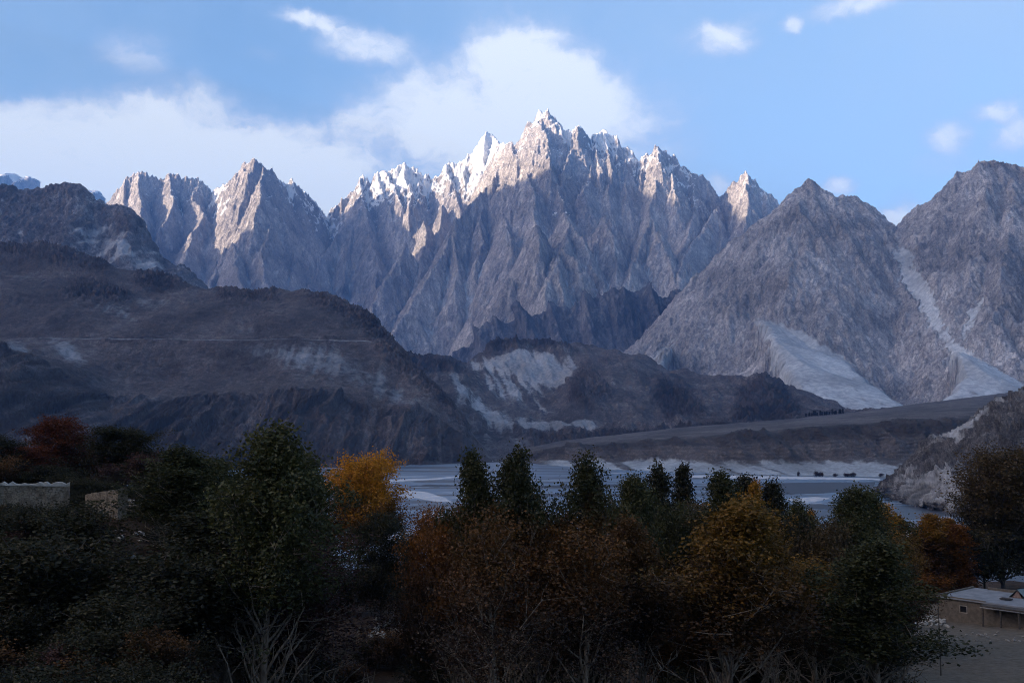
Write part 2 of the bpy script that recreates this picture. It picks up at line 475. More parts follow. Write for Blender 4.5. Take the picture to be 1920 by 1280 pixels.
SPURS = [
    # left range
    ([(266, 324), (258, 363), (264, 399), (276, 432), (268, 480)], .95), ([(319, 330), (325, 375), (313, 416), (297, 448), (285, 500)], .95),
    ([(240, 338), (232, 380), (236, 420)], 1.0), ([(374, 342), (366, 375), (384, 399), (366, 432), (349, 472), (341, 501), (330, 560)], .92),
    ([(384, 399), (398, 440), (402, 480), (390, 540)], .92), ([(423, 464), (406, 505), (388, 545), (380, 600)], .86),
    ([(437, 456), (447, 489), (451, 540), (455, 590)], .88), ([(480, 305), (459, 343), (450, 375), (447, 400)], 1.0),
    ([(494, 312), (492, 351), (484, 391), (512, 420), (500, 460), (492, 500), (505, 560)], .92),
    ([(492, 351), (520, 390), (540, 424), (552, 470), (548, 520), (556, 580)], .93), ([(540, 424), (565, 456), (575, 500)], .95),
    ([(547, 342), (561, 383), (577, 408), (590, 440)], 1.0), ([(520, 332), (524, 362), (515, 395)], 1.05),
    # left half of the main massif
    ([(674, 339), (684, 388), (640, 432), (606, 478), (585, 520), (570, 552), (552, 600)], .90),
    ([(684, 388), (690, 440), (704, 480), (706, 530), (698, 590)], .90), ([(684, 388), (663, 430), (655, 480), (640, 540)], .91),
    ([(761, 457), (745, 490), (725, 530), (700, 570), (690, 640)], .86), ([(709, 325), (712, 352), (728, 385), (735, 405)], 1.0),
    ([(723, 319), (742, 352), (752, 380)], 1.0), ([(758, 306), (765, 345), (771, 372), (764, 410)], .98),
    ([(789, 330), (786, 370), (776, 400), (781, 430)], 1.0), ([(795, 416), (803, 455), (790, 490), (786, 530)], .88),
    ([(837, 310), (846, 345), (862, 378), (868, 396)], 1.0), ([(830, 388), (819, 430), (824, 472)], .90),
    ([(878, 294), (868, 330), (872, 360)], 1.05), ([(912, 252), (905, 295), (896, 330)], 1.05), ([(934, 269), (925, 310), (915, 335)], 1.0),
    ([(943, 279), (925, 335), (895, 362), (870, 397), (845, 440), (826, 478), (800, 525), (775, 565), (750, 610), (735, 660)], .97, 944),
    ([(895, 362), (900, 420), (905, 470), (890, 520)], .99, 944), ([(845, 440), (862, 490), (850, 540)], .97, 944),
    # main peak and the towers right of it
    ([(956, 266), (963, 290), (978, 308), (994, 332), (1003, 358), (1000, 395), (1006, 424)], 1.0),
    ([(963, 290), (945, 330), (940, 372), (928, 424), (909, 477), (884, 524), (852, 590), (830, 650)], .88),
    ([(940, 400), (958, 440), (962, 475), (950, 520)], .9),
    ([(1025, 209), (1006, 232), (1019, 252), (1031, 283), (1037, 316), (1047, 345), (1056, 396)], 1.05),
    ([(1006, 232), (990, 270), (985, 300)], 1.1), ([(1044, 229), (1050, 262), (1052, 290)], 1.1),
    ([(1084, 239), (1078, 262), (1069, 284), (1062, 312), (1056, 338)], 1.02), ([(1084, 239), (1100, 284), (1106, 306), (1103, 332), (1098, 358)], 1.0),
    ([(1131, 243), (1139, 266), (1144, 292), (1147, 322), (1140, 357)], 1.05), ([(1116, 255), (1122, 290), (1123, 330)], 1.05),
    ([(1156, 257), (1163, 300), (1165, 340)], 1.05), ([(1191, 288), (1178, 302), (1182, 322), (1172, 350), (1176, 372)], 1.0),
    ([(1216, 290), (1208, 320), (1203, 352)], 1.03), ([(1236, 273), (1237, 305), (1231, 338), (1229, 370), (1220, 410)], 1.0),
    ([(1256, 293), (1262, 330), (1266, 366), (1270, 400)], 1.0), ([(1291, 323), (1298, 355), (1302, 398)], .98), ([(1322, 341), (1330, 370), (1344, 386)], .96),
    # lower cones
    ([(1220, 410), (1212, 439), (1200, 477), (1181, 510), (1170, 550), (1160, 610)], .84), ([(1220, 410), (1240, 446), (1254, 482), (1262, 530)], .86),
    ([(1344, 386), (1318, 430), (1294, 462), (1268, 511), (1258, 556)], .85), ([(1344, 386), (1352, 440), (1335, 490), (1320, 540)], .86),
    ([(1402, 323), (1398, 350), (1406, 380), (1396, 420), (1380, 470)], .95), ([(1438, 359), (1440, 400), (1430, 450)], .95),
    ([(1056, 396), (1068, 424), (1058, 452), (1041, 492), (1022, 526), (1014, 575)], .83), ([(1068, 424), (1092, 448), (1110, 482), (1126, 526), (1132, 570)], .84),
    ([(1058, 470), (1086, 494), (1102, 540), (1098, 590)], .82), ([(1006, 424), (991, 461), (969, 508), (956, 557), (940, 610)], .84),
    ([(1137, 405), (1150, 440), (1162, 480), (1160, 520)], .88), ([(1137, 405), (1125, 440), (1112, 470)], .9),
    ([(1300, 405), (1290, 440), (1278, 470)], .9), ([(1006, 424), (1014, 460), (1010, 500)], .86),
    ([(960, 520), (932, 570), (892, 622), (862, 660)], .80), ([(900, 490), (866, 545), (822, 602), (780, 656)], .82),
    ([(1037, 500), (1052, 550), (1048, 600)], .8), ([(875, 600), (900, 640), (910, 680)], .78),
]


def build_far():
    st = 7.5
    xs = np.arange(-4700, 3100, st); ys = np.arange(5700, 11300, st)
    X, Y = np.meshgrid(xs, ys)
    wx = fbm(X / 500, Y / 500, 5, 3) * 34; wy = fbm(X / 500, Y / 500, 5, 9) * 34
    Xw, Yw = X + wx, Y + wy * 1.4
    rid = []
    sk = [tuple(P(px, py, sky_Y(px))) for px, py in [(60, 420), (140, 400)] + _all]
    rid.append((sk, 2.1, 1))
    for sp in SPURS:
        pts, s = sp[0], sp[1]
        s = s if len(sp) > 2 else (s - 0.11 if s < 0.9 else (s - 0.05 if s < .96 else s))
        rid.append(([tuple(env(px, py, s, sp[2] if len(sp) > 2 else None)) for px, py in pts], 1.75, 1))
    H, who = seg_field(Xw, Yw, rid)
    # valley between the two ranges and the talus at the foot
    floor = 180 + (Y - 5700) * 0.14 + fbm(X / 600, Y / 600, 4, 21) * 90
    base = np.maximum(H, floor)
    soft = base.copy()
    for _ in range(10):
        soft[1:-1, 1:-1] = (soft[:-2, 1:-1] + soft[2:, 1:-1] + soft[1:-1, :-2] + soft[1:-1, 2:]) * 0.25
    gy, gx = np.gradient(soft, st)
    g1 = gullies(X, Y, gx, gy, 1 / 230.0, 24, 6, 5, 0.60) * (0.85 + 0.75 * fbm(X / 800, Y / 800, 3, 25))
    rg = (ridged(X / 240 + wx / 70, Y / 240 + wy / 70 + base / 300, 6, 31, 0.62) - 0.9) * 15
    fn = fbm(X / 50, Y / 50 + base / 60, 4, 41, 0.65) * 5 + np.sin(base / 19 + fbm(X / 300, Y / 300, 4, 45) * 7) * 3.5
    rock = np.clip((H - floor) / 160, 0, 1)
    top = np.clip((base - 1700) / 900, 0, 1)
    crag = (ridged(X / 85, Y / 140, 4, 61, 0.62) - 0.8) * 30 * top
    Hh = base + rock * (g1 * (1 - 0.35 * top) + rg * (1 - 0.3 * top) + fn + crag) + (1 - rock) * fbm(X / 90, Y / 90, 4, 51) * 5
    # scree collects where the ground is hollow
    blur = Hh.copy()
    for _ in range(60):
        blur[1:-1, 1:-1] = (blur[:-2, 1:-1] + blur[2:, 1:-1] + blur[1:-1, :-2] + blur[1:-1, 2:]) * 0.25
    hollow = np.clip((blur - Hh) / 30, 0, 1) * np.clip((2300 - Hh) / 900, 0, 1)
    scree = np.maximum(hollow * 0.55, (1 - rock) * 0.7)
    # snow fields: the high cirque left of the main peak and the couloirs of the left tower
    def blob(px, py, s, r):
        q = env(px, py, s)
        return np.exp(-(((X - q.x) / r) ** 2 + ((Y - q.y) / (r * 1.3)) ** 2))
    snow = np.zeros_like(X)
    for px, py, r, a in [(912, 275, 230, 1.1), (900, 320, 220, 1.0), (940, 300, 90, .9), (760, 322, 260, 1.0), (715, 340, 220, .9), (680, 350, 150, .75), (800, 335, 120, 1.0), (850, 325, 190, .9),
                         (830, 345, 120, .7), (870, 330, 130, .9), (735, 385, 110, .3), (408, 372, 90, 1.2), (412, 395, 70, 1.2), (420, 415, 60, 1.0), (545, 355, 100, 1.0), (585, 400, 130, .8), (612, 410, 150, 1.0),
                         (625, 408, 120, .9), (1062, 252, 80, 1.0), (1012, 218, 50, .9), (1131, 252, 150, 1.0), (1190, 292, 110, .8), (1215, 300, 80, .6), (1260, 320, 150, .65), (1060, 400, 60, .6), (1045, 380, 60, .7),
                         (1285, 335, 130, .6), (1300, 380, 60, .6), (1412, 345, 70, .7), (1430, 362, 70, .7), (330, 370, 90, .7), (285, 345, 70, .4), (975, 300, 90, .35)]:
        snow = np.maximum(snow, a * blob(px, py, 1.1, r))
    o = heightfield('mountain', xs, ys, Hh, M_far, {'scree': scree, 'snow': snow})
    tag(o, 'jagged snow-dusted granite massif filling the middle of the valley head', 'mountain', None, 'structure')


# ------------------------------------------------------------------ right-hand mountains
SKY_A = [(1475, 378), (1491, 355), (1511, 336), (1526, 343), (1538, 351), (1554, 361), (1570, 371), (1584, 367), (1603, 365),
         (1621, 380), (1641, 406), (1658, 422), (1671, 436)]
SKY_B = [(1671, 436), (1676, 430), (1690, 428), (1700, 426), (1714, 412), (1727, 406), (1739, 388), (1755, 378), (1767, 357), (1780, 339),
         (1800, 323), (1832, 321), (1849, 301), (1869, 304), (1897, 310), (1920, 315), (2000, 300), (2120, 330), (2250, 400)]
_ab = SKY_A + SKY_B[1:]


def envr(px, py, s):
    Ys = float(np.interp(px, [1225, 1475, 1671, 1850, 2100], [4700, 5000, 4900, 4700, 4400]))
    pys = float(np.interp(px, [1225, 1290, 1340, 1385, 1420] + [a for a, b in _ab], [668, 600, 540, 500, 440] + [b for a, b in _ab]))
    zs = CAMZ + elev(pys) * Ys
    Y = (zs - s * Ys - CAMZ) / (elev(py) - s)
    return P(px, py, Y)


def poly_mask(px, py, poly, soft=8.0):
    """soft inside test of design coordinates against a polygon"""
    inside = np.zeros(px.shape, bool); dmin = np.full(px.shape, 1e9)
    n = len(poly)
    for i in range(n):
        (x1, y1), (x2, y2) = poly[i], poly[(i + 1) % n]
        c = ((y1 > py) != (y2 > py)) & (px < (x2 - x1) * (py - y1) / (y2 - y1 + 1e-9) + x1)
        inside ^= c
        dx, dy = x2 - x1, y2 - y1
        t = np.clip(((px - x1) * dx + (py - y1) * dy) / (dx * dx + dy * dy + 1e-9), 0, 1)
        dmin = np.minimum(dmin, np.hypot(px - x1 - t * dx, py - y1 - t * dy))
    return np.clip(0.5 + np.where(inside, dmin, -dmin) / (2 * soft), 0, 1)


def build_right():
    st = 6.0
    xs = np.arange(250, 3900, st); ys = np.arange(2420, 5700, st)
    X, Y = np.meshgrid(xs, ys)
    wx = fbm(X / 300, Y / 300, 5, 103) * 42; wy = fbm(X / 300, Y / 300, 5, 109) * 42
    Xw, Yw = X + wx, Y + wy
    rid = []
    def add(pts, s, k): rid.append(([tuple(envr(px, py, s)) for px, py in pts], k, 1))
    add([(1205, 690), (1225, 668), (1290, 600), (1340, 540), (1385, 500), (1420, 440), (1456, 395)] + _ab, 1.0, 0.95)
    add([(1511, 336), (1505, 400), (1515, 470), (1540, 540), (1590, 610), (1640, 680), (1668, 735)], .84, 0.95)
    add([(1584, 369), (1610, 440), (1645, 520), (1690, 600), (1750, 665), (1790, 690), (1750, 745)], .86, 1.05)
    add([(1650, 520), (1590, 580), (1520, 635), (1500, 640)], .83, 1.0)
    add([(1456, 395), (1440, 460), (1450, 530), (1480, 590), (1530, 640), (1600, 700)], .86, 1.0)
    add([(1387, 564), (1372, 620), (1340, 660), (1310, 700)], .72, 1.05)
    add([(1387, 564), (1404, 600), (1440, 645), (1468, 700), (1482, 735)], .72, 1.15)
    add([(1387, 564), (1392, 640), (1400, 720)], .71, 1.1)
    add([(1420, 440), (1400, 500), (1387, 564)], .86, 1.0)
    add([(1849, 303), (1845, 400), (1822, 480), (1800, 540), (1790, 590), (1810, 610)], .84, 1.0)
    add([(1897, 312), (1900, 420), (1880, 520), (1862, 600), (1885, 650), (1935, 700)], .80, 1.0)
    add([(1780, 341), (1760, 420), (1745, 480), (1770, 560)], .90, 1.0)
    add([(1980, 305), (1970, 450), (1960, 560), (1980, 680)], .78, 1.0)
    add([(2100, 330), (2080, 480), (2090, 640)], .78, 1.0)
    nrock = len(rid)
    H, _ = seg_field(Xw, Yw, rid)
    # talus: chutes that open into fans, smooth sheets lying on the rock
    frid = []
    def fan(pts, s, k): frid.append(([tuple(envr(px, py, s)) for px, py in pts], k, 1.0))
    fan([(1421, 590), (1455, 638), (1510, 685), (1575, 730), (1650, 772)], .66, 0.34)
    fan([(1690, 455), (1712, 520), (1745, 590), (1790, 655)], .84, 0.8)
    fan([(1790, 655), (1815, 695), (1810, 730), (1790, 768)], .70, 0.35)
    fan([(1790, 655), (1850, 700), (1930, 745)], .72, 0.45)
    fan([(1225, 672), (1250, 650), (1268, 628)], .86, 0.7)
    Hf, _ = seg_field(X, Y, frid)
    blurH = H.copy()
    for _ in range(120):
        blurH[1:-1, 1:-1] = (blurH[:-2, 1:-1] + blurH[2:, 1:-1] + blurH[1:-1, :-2] + blurH[1:-1, 2:]) * 0.25
    best = np.maximum(Hf, np.minimum(blurH, Hf + 40))
    qx = 960 + F * X / Y + fbm(X / 60, Y / 60, 4, 161) * 7; qy = 800 - F * (np.maximum(blurH, Hf) - CAMZ) / Y
    fanm = np.zeros_like(X)
    for poly in ([(1415, 582), (1440, 596), (1510, 622), (1585, 668), (1650, 718), (1720, 768), (1700, 800), (1560, 800), (1492, 745), (1462, 690), (1438, 630)],
                 [(1684, 440), (1712, 452), (1738, 505), (1762, 545), (1775, 600), (1800, 640), (1840, 668), (1900, 700), (1980, 740), (1980, 800), (1700, 800), (1735, 758), (1778, 728), (1796, 700), (1788, 668), (1752, 622), (1722, 560), (1694, 520)],
                 [(1800, 620), (1815, 590), (1850, 540), (1862, 548), (1832, 600), (1812, 640)], [(1700, 800), (1752, 742), (1700, 764), (1640, 800)],
                 [(1215, 690), (1232, 660), (1268, 624), (1276, 630), (1250, 668), (1238, 695)]):
        fanm = np.maximum(fanm, poly_mask(qx + fbm(X / 25, Y / 25, 4, 171, .65) * 9, qy, poly, 7.0))
    H = H * (1 - fanm) + np.maximum(best, blurH * 0.97) * fanm
    H = np.maximum(H, 45)
    soft = H.copy()
    for _ in range(8):
        soft[1:-1, 1:-1] = (soft[:-2, 1:-1] + soft[2:, 1:-1] + soft[1:-1, :-2] + soft[1:-1, 2:]) * 0.25
    gy, gx = np.gradient(soft, st)
    g1 = gullies(X, Y, gx, gy, 1 / 150.0, 15, 5, 105, 0.6)
    rg = (ridged(X / 130 + wx / 60, Y / 130 + wy / 60, 6, 131, 0.6) - 0.9) * 8
    fn = fbm(X / 28, Y / 28, 4, 141, 0.62) * 5
    Hh = soft * 0.35 + H * 0.65 + (1 - fanm) * (g1 + rg + fn) + fanm * fbm(X / 70, Y / 70, 4, 151) * 2.0
    blur = Hh.copy()
    for _ in range(40):
        blur[1:-1, 1:-1] = (blur[:-2, 1:-1] + blur[2:, 1:-1] + blur[1:-1, :-2] + blur[1:-1, 2:]) * 0.25
    hollow = np.clip((blur - Hh) / 16, 0, 1)
    o = heightfield('mountain', xs, ys, Hh, M_right, {'scree': np.maximum(fanm * (0.78 + 0.25 * fbm(X / 30, Y / 160, 4, 175)), hollow * 0.46)})
    tag(o, 'two craggy grey mountains with pale scree fans on the right of the valley', 'mountain', None, 'structure')


def build_shade_range():
    """the range west of the valley, out of the picture: the evening sun is already behind it"""
    st = 70.0
    xs = np.arange(-15000, 3000, st); ys = np.arange(-12500, 13500, st)
    X, Y = np.meshgrid(xs, ys)
    sx, sy = math.sin(SUN_AZ), math.cos(SUN_AZ)
    tx, ty = -sy, sx
    if ty > 0: tx, ty = -tx, -ty
    pts = []
    for s, z in RANGE:
        pts.append((sx * 5000 + tx * s, sy * 5000 + ty * s, z))
    wx = fbm(X / 1500, Y / 1500, 4, 203) * 200; wy = fbm(X / 1500, Y / 1500, 4, 209) * 200
    H, _ = seg_field(X + wx, Y + wy, [(pts, 1.65, 1)])
    H += (ridged(X / 1400, Y / 1400, 5, 211) - 0.9) * 110 * np.clip((H + 200) / 800, 0, 1)
    vis = X > -0.62 * np.maximum(Y, 0) - 260          # nothing of it inside the view
    H = np.where(vis, -40, np.maximum(H, -40))
    o = heightfield('mountain', xs, ys, H, M_far, {'scree': np.zeros_like(X), 'snow': np.zeros_like(X)})
    tag(o, 'high range west of the valley that keeps the valley floor in evening shade', 'mountain', None, 'structure')


# crest of the shading range: distance along it (negative = up the valley), height
RANGE = [(-14500, 2000), (-12500, 2150), (-11000, 2300), (-10200, 2250), (-9663, 2260), (-9283, 2430), (-8800, 2740), (-8154, 3260), (-7394, 3460), (-6950, 3260),
         (-6000, 3000), (-4500, 2800), (-3000, 2500), (-1000, 2100), (2000, 1800), (5000, 1700)]


# ------------------------------------------------------------------ lofted hills
def row_interp(row, us):
    a = np.array(row, float)
    return np.interp(us, a[:, 0], a[:, 1]), np.interp(us, a[:, 0], a[:, 2])


def loft(rows, u0, u1, nu, nvs, back, smooth_u=2):
    """rows bottom to top of (px, py, Y); nvs = steps between rows; back = (dY, dz) of the far side.
    returns world X, Y, Z and the design coordinates of every vertex"""
    us = np.linspace(u0, u1, nu)
    pts = []
    for r in rows:
        py, Yv = row_interp(r, us)
        k = np.ones(2 * smooth_u + 1) / (2 * smooth_u + 1)
        if smooth_u:
            py = np.convolve(np.pad(py, smooth_u, 'edge'), k, 'valid'); Yv = np.convolve(np.pad(Yv, smooth_u, 'edge'), k, 'valid')
        w = (640 - py) / F
        dy = math.cos(PITCH) - w * math.sin(PITCH); dz = math.sin(PITCH) + w * math.cos(PITCH)
        pts.append(np.stack([(us - 960) / F / dy * Yv, Yv, CAMZ + dz / dy * Yv, us, py], -1))
    b = pts[-1].copy(); b[:, 1] += back[0]; b[:, 2] -= back[1]; b[:, 0] *= (b[:, 1] / (b[:, 1] - back[0]))
    pts.append(b); nvs = list(nvs) + [10]
    out = []
    n = len(pts)
    for i in range(n - 1):
        p0 = pts[max(i - 1, 0)]; p1 = pts[i]; p2 = pts[i + 1]; p3 = pts[min(i + 2, n - 1)]
        for s in range(nvs[i]):
            t = s / nvs[i]
            m1 = (p2 - p0) * 0.32; m2 = (p3 - p1) * 0.32
            sl = np.linalg.norm((p2 - p1)[:, :3], axis=1, keepdims=True) * 0.9
            m1 = m1 * np.minimum(1, sl / (np.linalg.norm(m1[:, :3], axis=1, keepdims=True) + 1e-6)); m2 = m2 * np.minimum(1, sl / (np.linalg.norm(m2[:, :3], axis=1, keepdims=True) + 1e-6))
            h00 = 2 * t ** 3 - 3 * t ** 2 + 1; h10 = t ** 3 - 2 * t ** 2 + t; h01 = -2 * t ** 3 + 3 * t ** 2; h11 = t ** 3 - t ** 2
            out.append(h00 * p1 + h10 * m1 + h01 * p2 + h11 * m2)
    out.append(pts[-1])
    A = np.stack(out, 0)
    return A


def displace(A, amount):
    Pp = A[..., :3]
    du = np.gradient(Pp, axis=1); dv = np.gradient(Pp, axis=0)
    nrm = np.cross(du, dv)
    nrm /= np.linalg.norm(nrm, axis=-1, keepdims=True) + 1e-9
    return Pp + nrm * amount[..., None]


def shoreY(py):
    return CAMZ / -elev(py)


def build_left_hill():
    sh = [(-260, 906), (0, 896), (300, 883), (600, 876), (740, 873), (890, 867), (930, 866)]
    foot = [(a, b, shoreY(b) - 14) for a, b in sh]
    foot = [(a, b + 3.0, Y) for a, b, Y in foot]
    shore = [(a, b - 1.5, shoreY(b)) for a, b in sh]
    lip = [(-260, 630, 1560), (0, 652, 1560), (79, 681, 1580), (158, 713, 1600), (206, 740, 1620), (317, 745, 1650), (396, 741, 1690), (470, 733, 1705), (554, 725, 1720),
           (614, 733, 1730), (673, 752, 1735), (760, 764, 1735), (794, 768, 1735), (841, 790, 1740), (872, 815, 1740), (891, 845, 1735), (930, 866, 1720)]
    low = [(-260, 605, 1800), (0, 645, 1790), (80, 665, 1800), (200, 690, 1850), (317, 705, 1880), (450, 700, 1880), (554, 690, 1890), (673, 705, 1900), (740, 730, 1890),
           (794, 748, 1860), (841, 774, 1840), (872, 800, 1810), (891, 835, 1770), (930, 866, 1740)]
    roadf = [(-260, 634, 1990), (0, 634.5, 1990), (300, 637, 1990), (470, 638.5, 2000), (560, 637, 2020), (690, 640, 2060), (744, 668, 2010), (779, 700, 1960), (810, 728, 1920), (841, 757, 1890),
             (872, 792, 1840), (891, 828, 1790), (930, 865, 1760)]
    roadb = [(a, b - 1.6, Y + 14) for a, b, Y in roadf]
    above = [(a, b - (3.2 if a < 690 else 3), Y + 17) for a, b, Y in roadf]
    mid = [(-260, 545, 2250), (0, 545, 2250), (100, 560, 2220), (240, 585, 2210), (320, 590, 2200), (430, 592, 2200), (560, 592, 2210), (640, 605, 2190), (690, 622, 2160), (744, 657, 2070), (779, 693, 2000),
           (810, 722, 1960), (841, 750, 1920), (872, 786, 1870), (891, 822, 1810), (930, 865, 1780)]
    up = [(-260, 505, 2450), (0, 505, 2450), (110, 520, 2420), (200, 530, 2400), (245, 545, 2400), (330, 552, 2420), (430, 562, 2390), (560, 565, 2380), (610, 572, 2360), (672, 597, 2290), (697, 611, 2240),
          (744, 652, 2120), (779, 690, 2030), (810, 719, 1990), (841, 747, 1940), (872, 783, 1890), (891, 818, 1830), (930, 864, 1800)]
    skyl = [(-260, 470, 2650), (0, 464, 2650), (41, 462, 2650), (73, 458, 2650), (106, 464, 2650), (142, 473, 2640), (175, 485, 2620), (211, 503, 2600), (252, 511, 2600), (301, 515, 2600), (333, 523, 2590),
            (358, 541, 2580), (382, 544, 2570), (427, 542, 2560), (437, 539, 2560), (451, 547, 2560), (488, 550, 2540), (520, 548, 2530), (569, 548, 2520), (610, 554, 2480), (641, 566, 2430), (672, 580, 2380), (697, 597, 2320),
            (722, 620, 2250), (744, 648, 2170), (763, 664, 2120), (779, 686, 2060), (810, 716, 2010), (841, 744, 1960), (872, 781, 1910), (888, 812, 1860), (900, 840, 1830), (930, 864, 1810)]
    A = loft([foot, shore, lip, low, roadf, roadb, above, mid, up, skyl], -260, 930, 620, [3, 70, 24, 28, 3, 2, 30, 26, 30], (900, 260))
    X, Y, Z, du, dp = [A[..., i] for i in range(5)]
    cliff = np.clip((Y < 1760).astype(float), 0, 1)
    # vertical coordinate index tells cliff rows from slope rows
    nv = A.shape[0]
    rowi = np.arange(nv)[:, None] * np.ones((1, A.shape[1]))
    cliff = np.clip((76 - rowi) / 6, 0, 1) * np.clip(rowi / 6, 0, 1)
    roadm = np.clip(1 - np.abs(rowi - 127.0) / 2.5, 0, 1)
    q = Z * 1.0
    crag = (ridged(X / 70 + fbm(X / 90, q / 70, 3, 305) * .5, q / 260, 5, 301, 0.6) - 0.85) * 13 + fbm(X / 14, q / 20, 5, 311, 0.7) * 3.0
    gul = (ridged(X / 120 + q / 400, q / 500 + Y / 700, 4, 321, 0.5) - 0.8) * 6
    slope_n = fbm(X / 80, Y / 80 + q / 60, 6, 331, 0.55) * 4.5 + fbm(X / 14, q / 14 + Y / 20, 4, 341, 0.7) * 0.8 + gul * 0.6
    rocky = np.clip(fbm(X / 170, Y / 170, 4, 351) * 2.0 + 0.1, 0, 1)
    # rocky outcrops drawn where the photo has them
    outc = np.maximum.reduce([poly_mask(du, dp, [(110, 545), (145, 522), (200, 522), (240, 545), (248, 565), (150, 560)], 8),
                              poly_mask(du, dp, [(560, 548), (610, 550), (700, 590), (760, 655), (840, 735), (900, 830), (870, 810), (800, 740), (730, 680), (700, 640), (660, 600), (600, 575)], 10),
                              poly_mask(du, dp, [(255, 505), (340, 520), (360, 548), (280, 545), (245, 530)], 8),
                              poly_mask(du, dp, [(400, 545), (450, 540), (520, 548), (520, 565), (420, 570)], 7),
                              poly_mask(du, dp, [(-50, 455), (80, 452), (220, 500), (200, 520), (60, 490), (0, 480)], 8)])
    crag2 = (ridged(X / 30, Y / 30 + q / 30, 5, 361, 0.65) - 0.85) * 9
    amt = cliff * (crag + gul) + (1 - cliff) * (1 - roadm) * (slope_n + outc * crag2 + 0.25 * rocky * crag2)
    scr = np.zeros_like(X)
    for poly, a, s in [([(450, 640), (620, 640), (720, 690), (800, 770), (760, 775), (690, 740), (600, 710), (520, 690), (450, 665)], .62, 26),
                       ([(80, 636), (130, 636), (170, 680), (150, 690), (110, 665)], .75, 14), ([(0, 637), (50, 640), (60, 665), (0, 655)], .65, 10),
                       ([(130, 566), (235, 560), (250, 585), (310, 632), (240, 605), (170, 585)], .55, 16), ([(240, 548), (360, 552), (320, 590), (260, 580)], .5, 16),
                       ([(-20, 500), (80, 505), (110, 540), (60, 540), (0, 520)], .45, 14), ([(430, 600), (520, 610), (540, 632), (440, 634)], .42, 16),
                       ([(760, 664), (800, 700), (880, 790), (900, 840), (860, 806), (800, 742)], .4, 10)]:
        scr = np.maximum(scr, a * poly_mask(du, dp, poly, s))
    streak = np.clip(fbm(X / 16 + q / 90, q / 260, 4, 371) * 1.4, -0.5, 0.6)
    scr = np.clip(scr + streak * 0.14 * (1 - cliff), 0, 1) * (1 - outc * 0.8)
    scr = np.maximum(scr, roadm * 0.9 * (du < 700))
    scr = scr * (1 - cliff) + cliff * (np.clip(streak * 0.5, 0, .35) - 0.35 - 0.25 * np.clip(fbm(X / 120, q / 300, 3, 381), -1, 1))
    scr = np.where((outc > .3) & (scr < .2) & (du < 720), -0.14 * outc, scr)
    amt = amt * np.clip((950 - du) / 150, 0.12, 1) * (1 - 0.5 * np.clip((du - 715) / 40, 0, 1) * np.clip((rowi - 150) / 30, 0, 1))
    V = displace(A, amt)
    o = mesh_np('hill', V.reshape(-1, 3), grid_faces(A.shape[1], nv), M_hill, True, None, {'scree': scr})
    tag(o, 'bare brown hill with a road cut across it and a dark cliff down to the river', 'hill', None, 'structure')


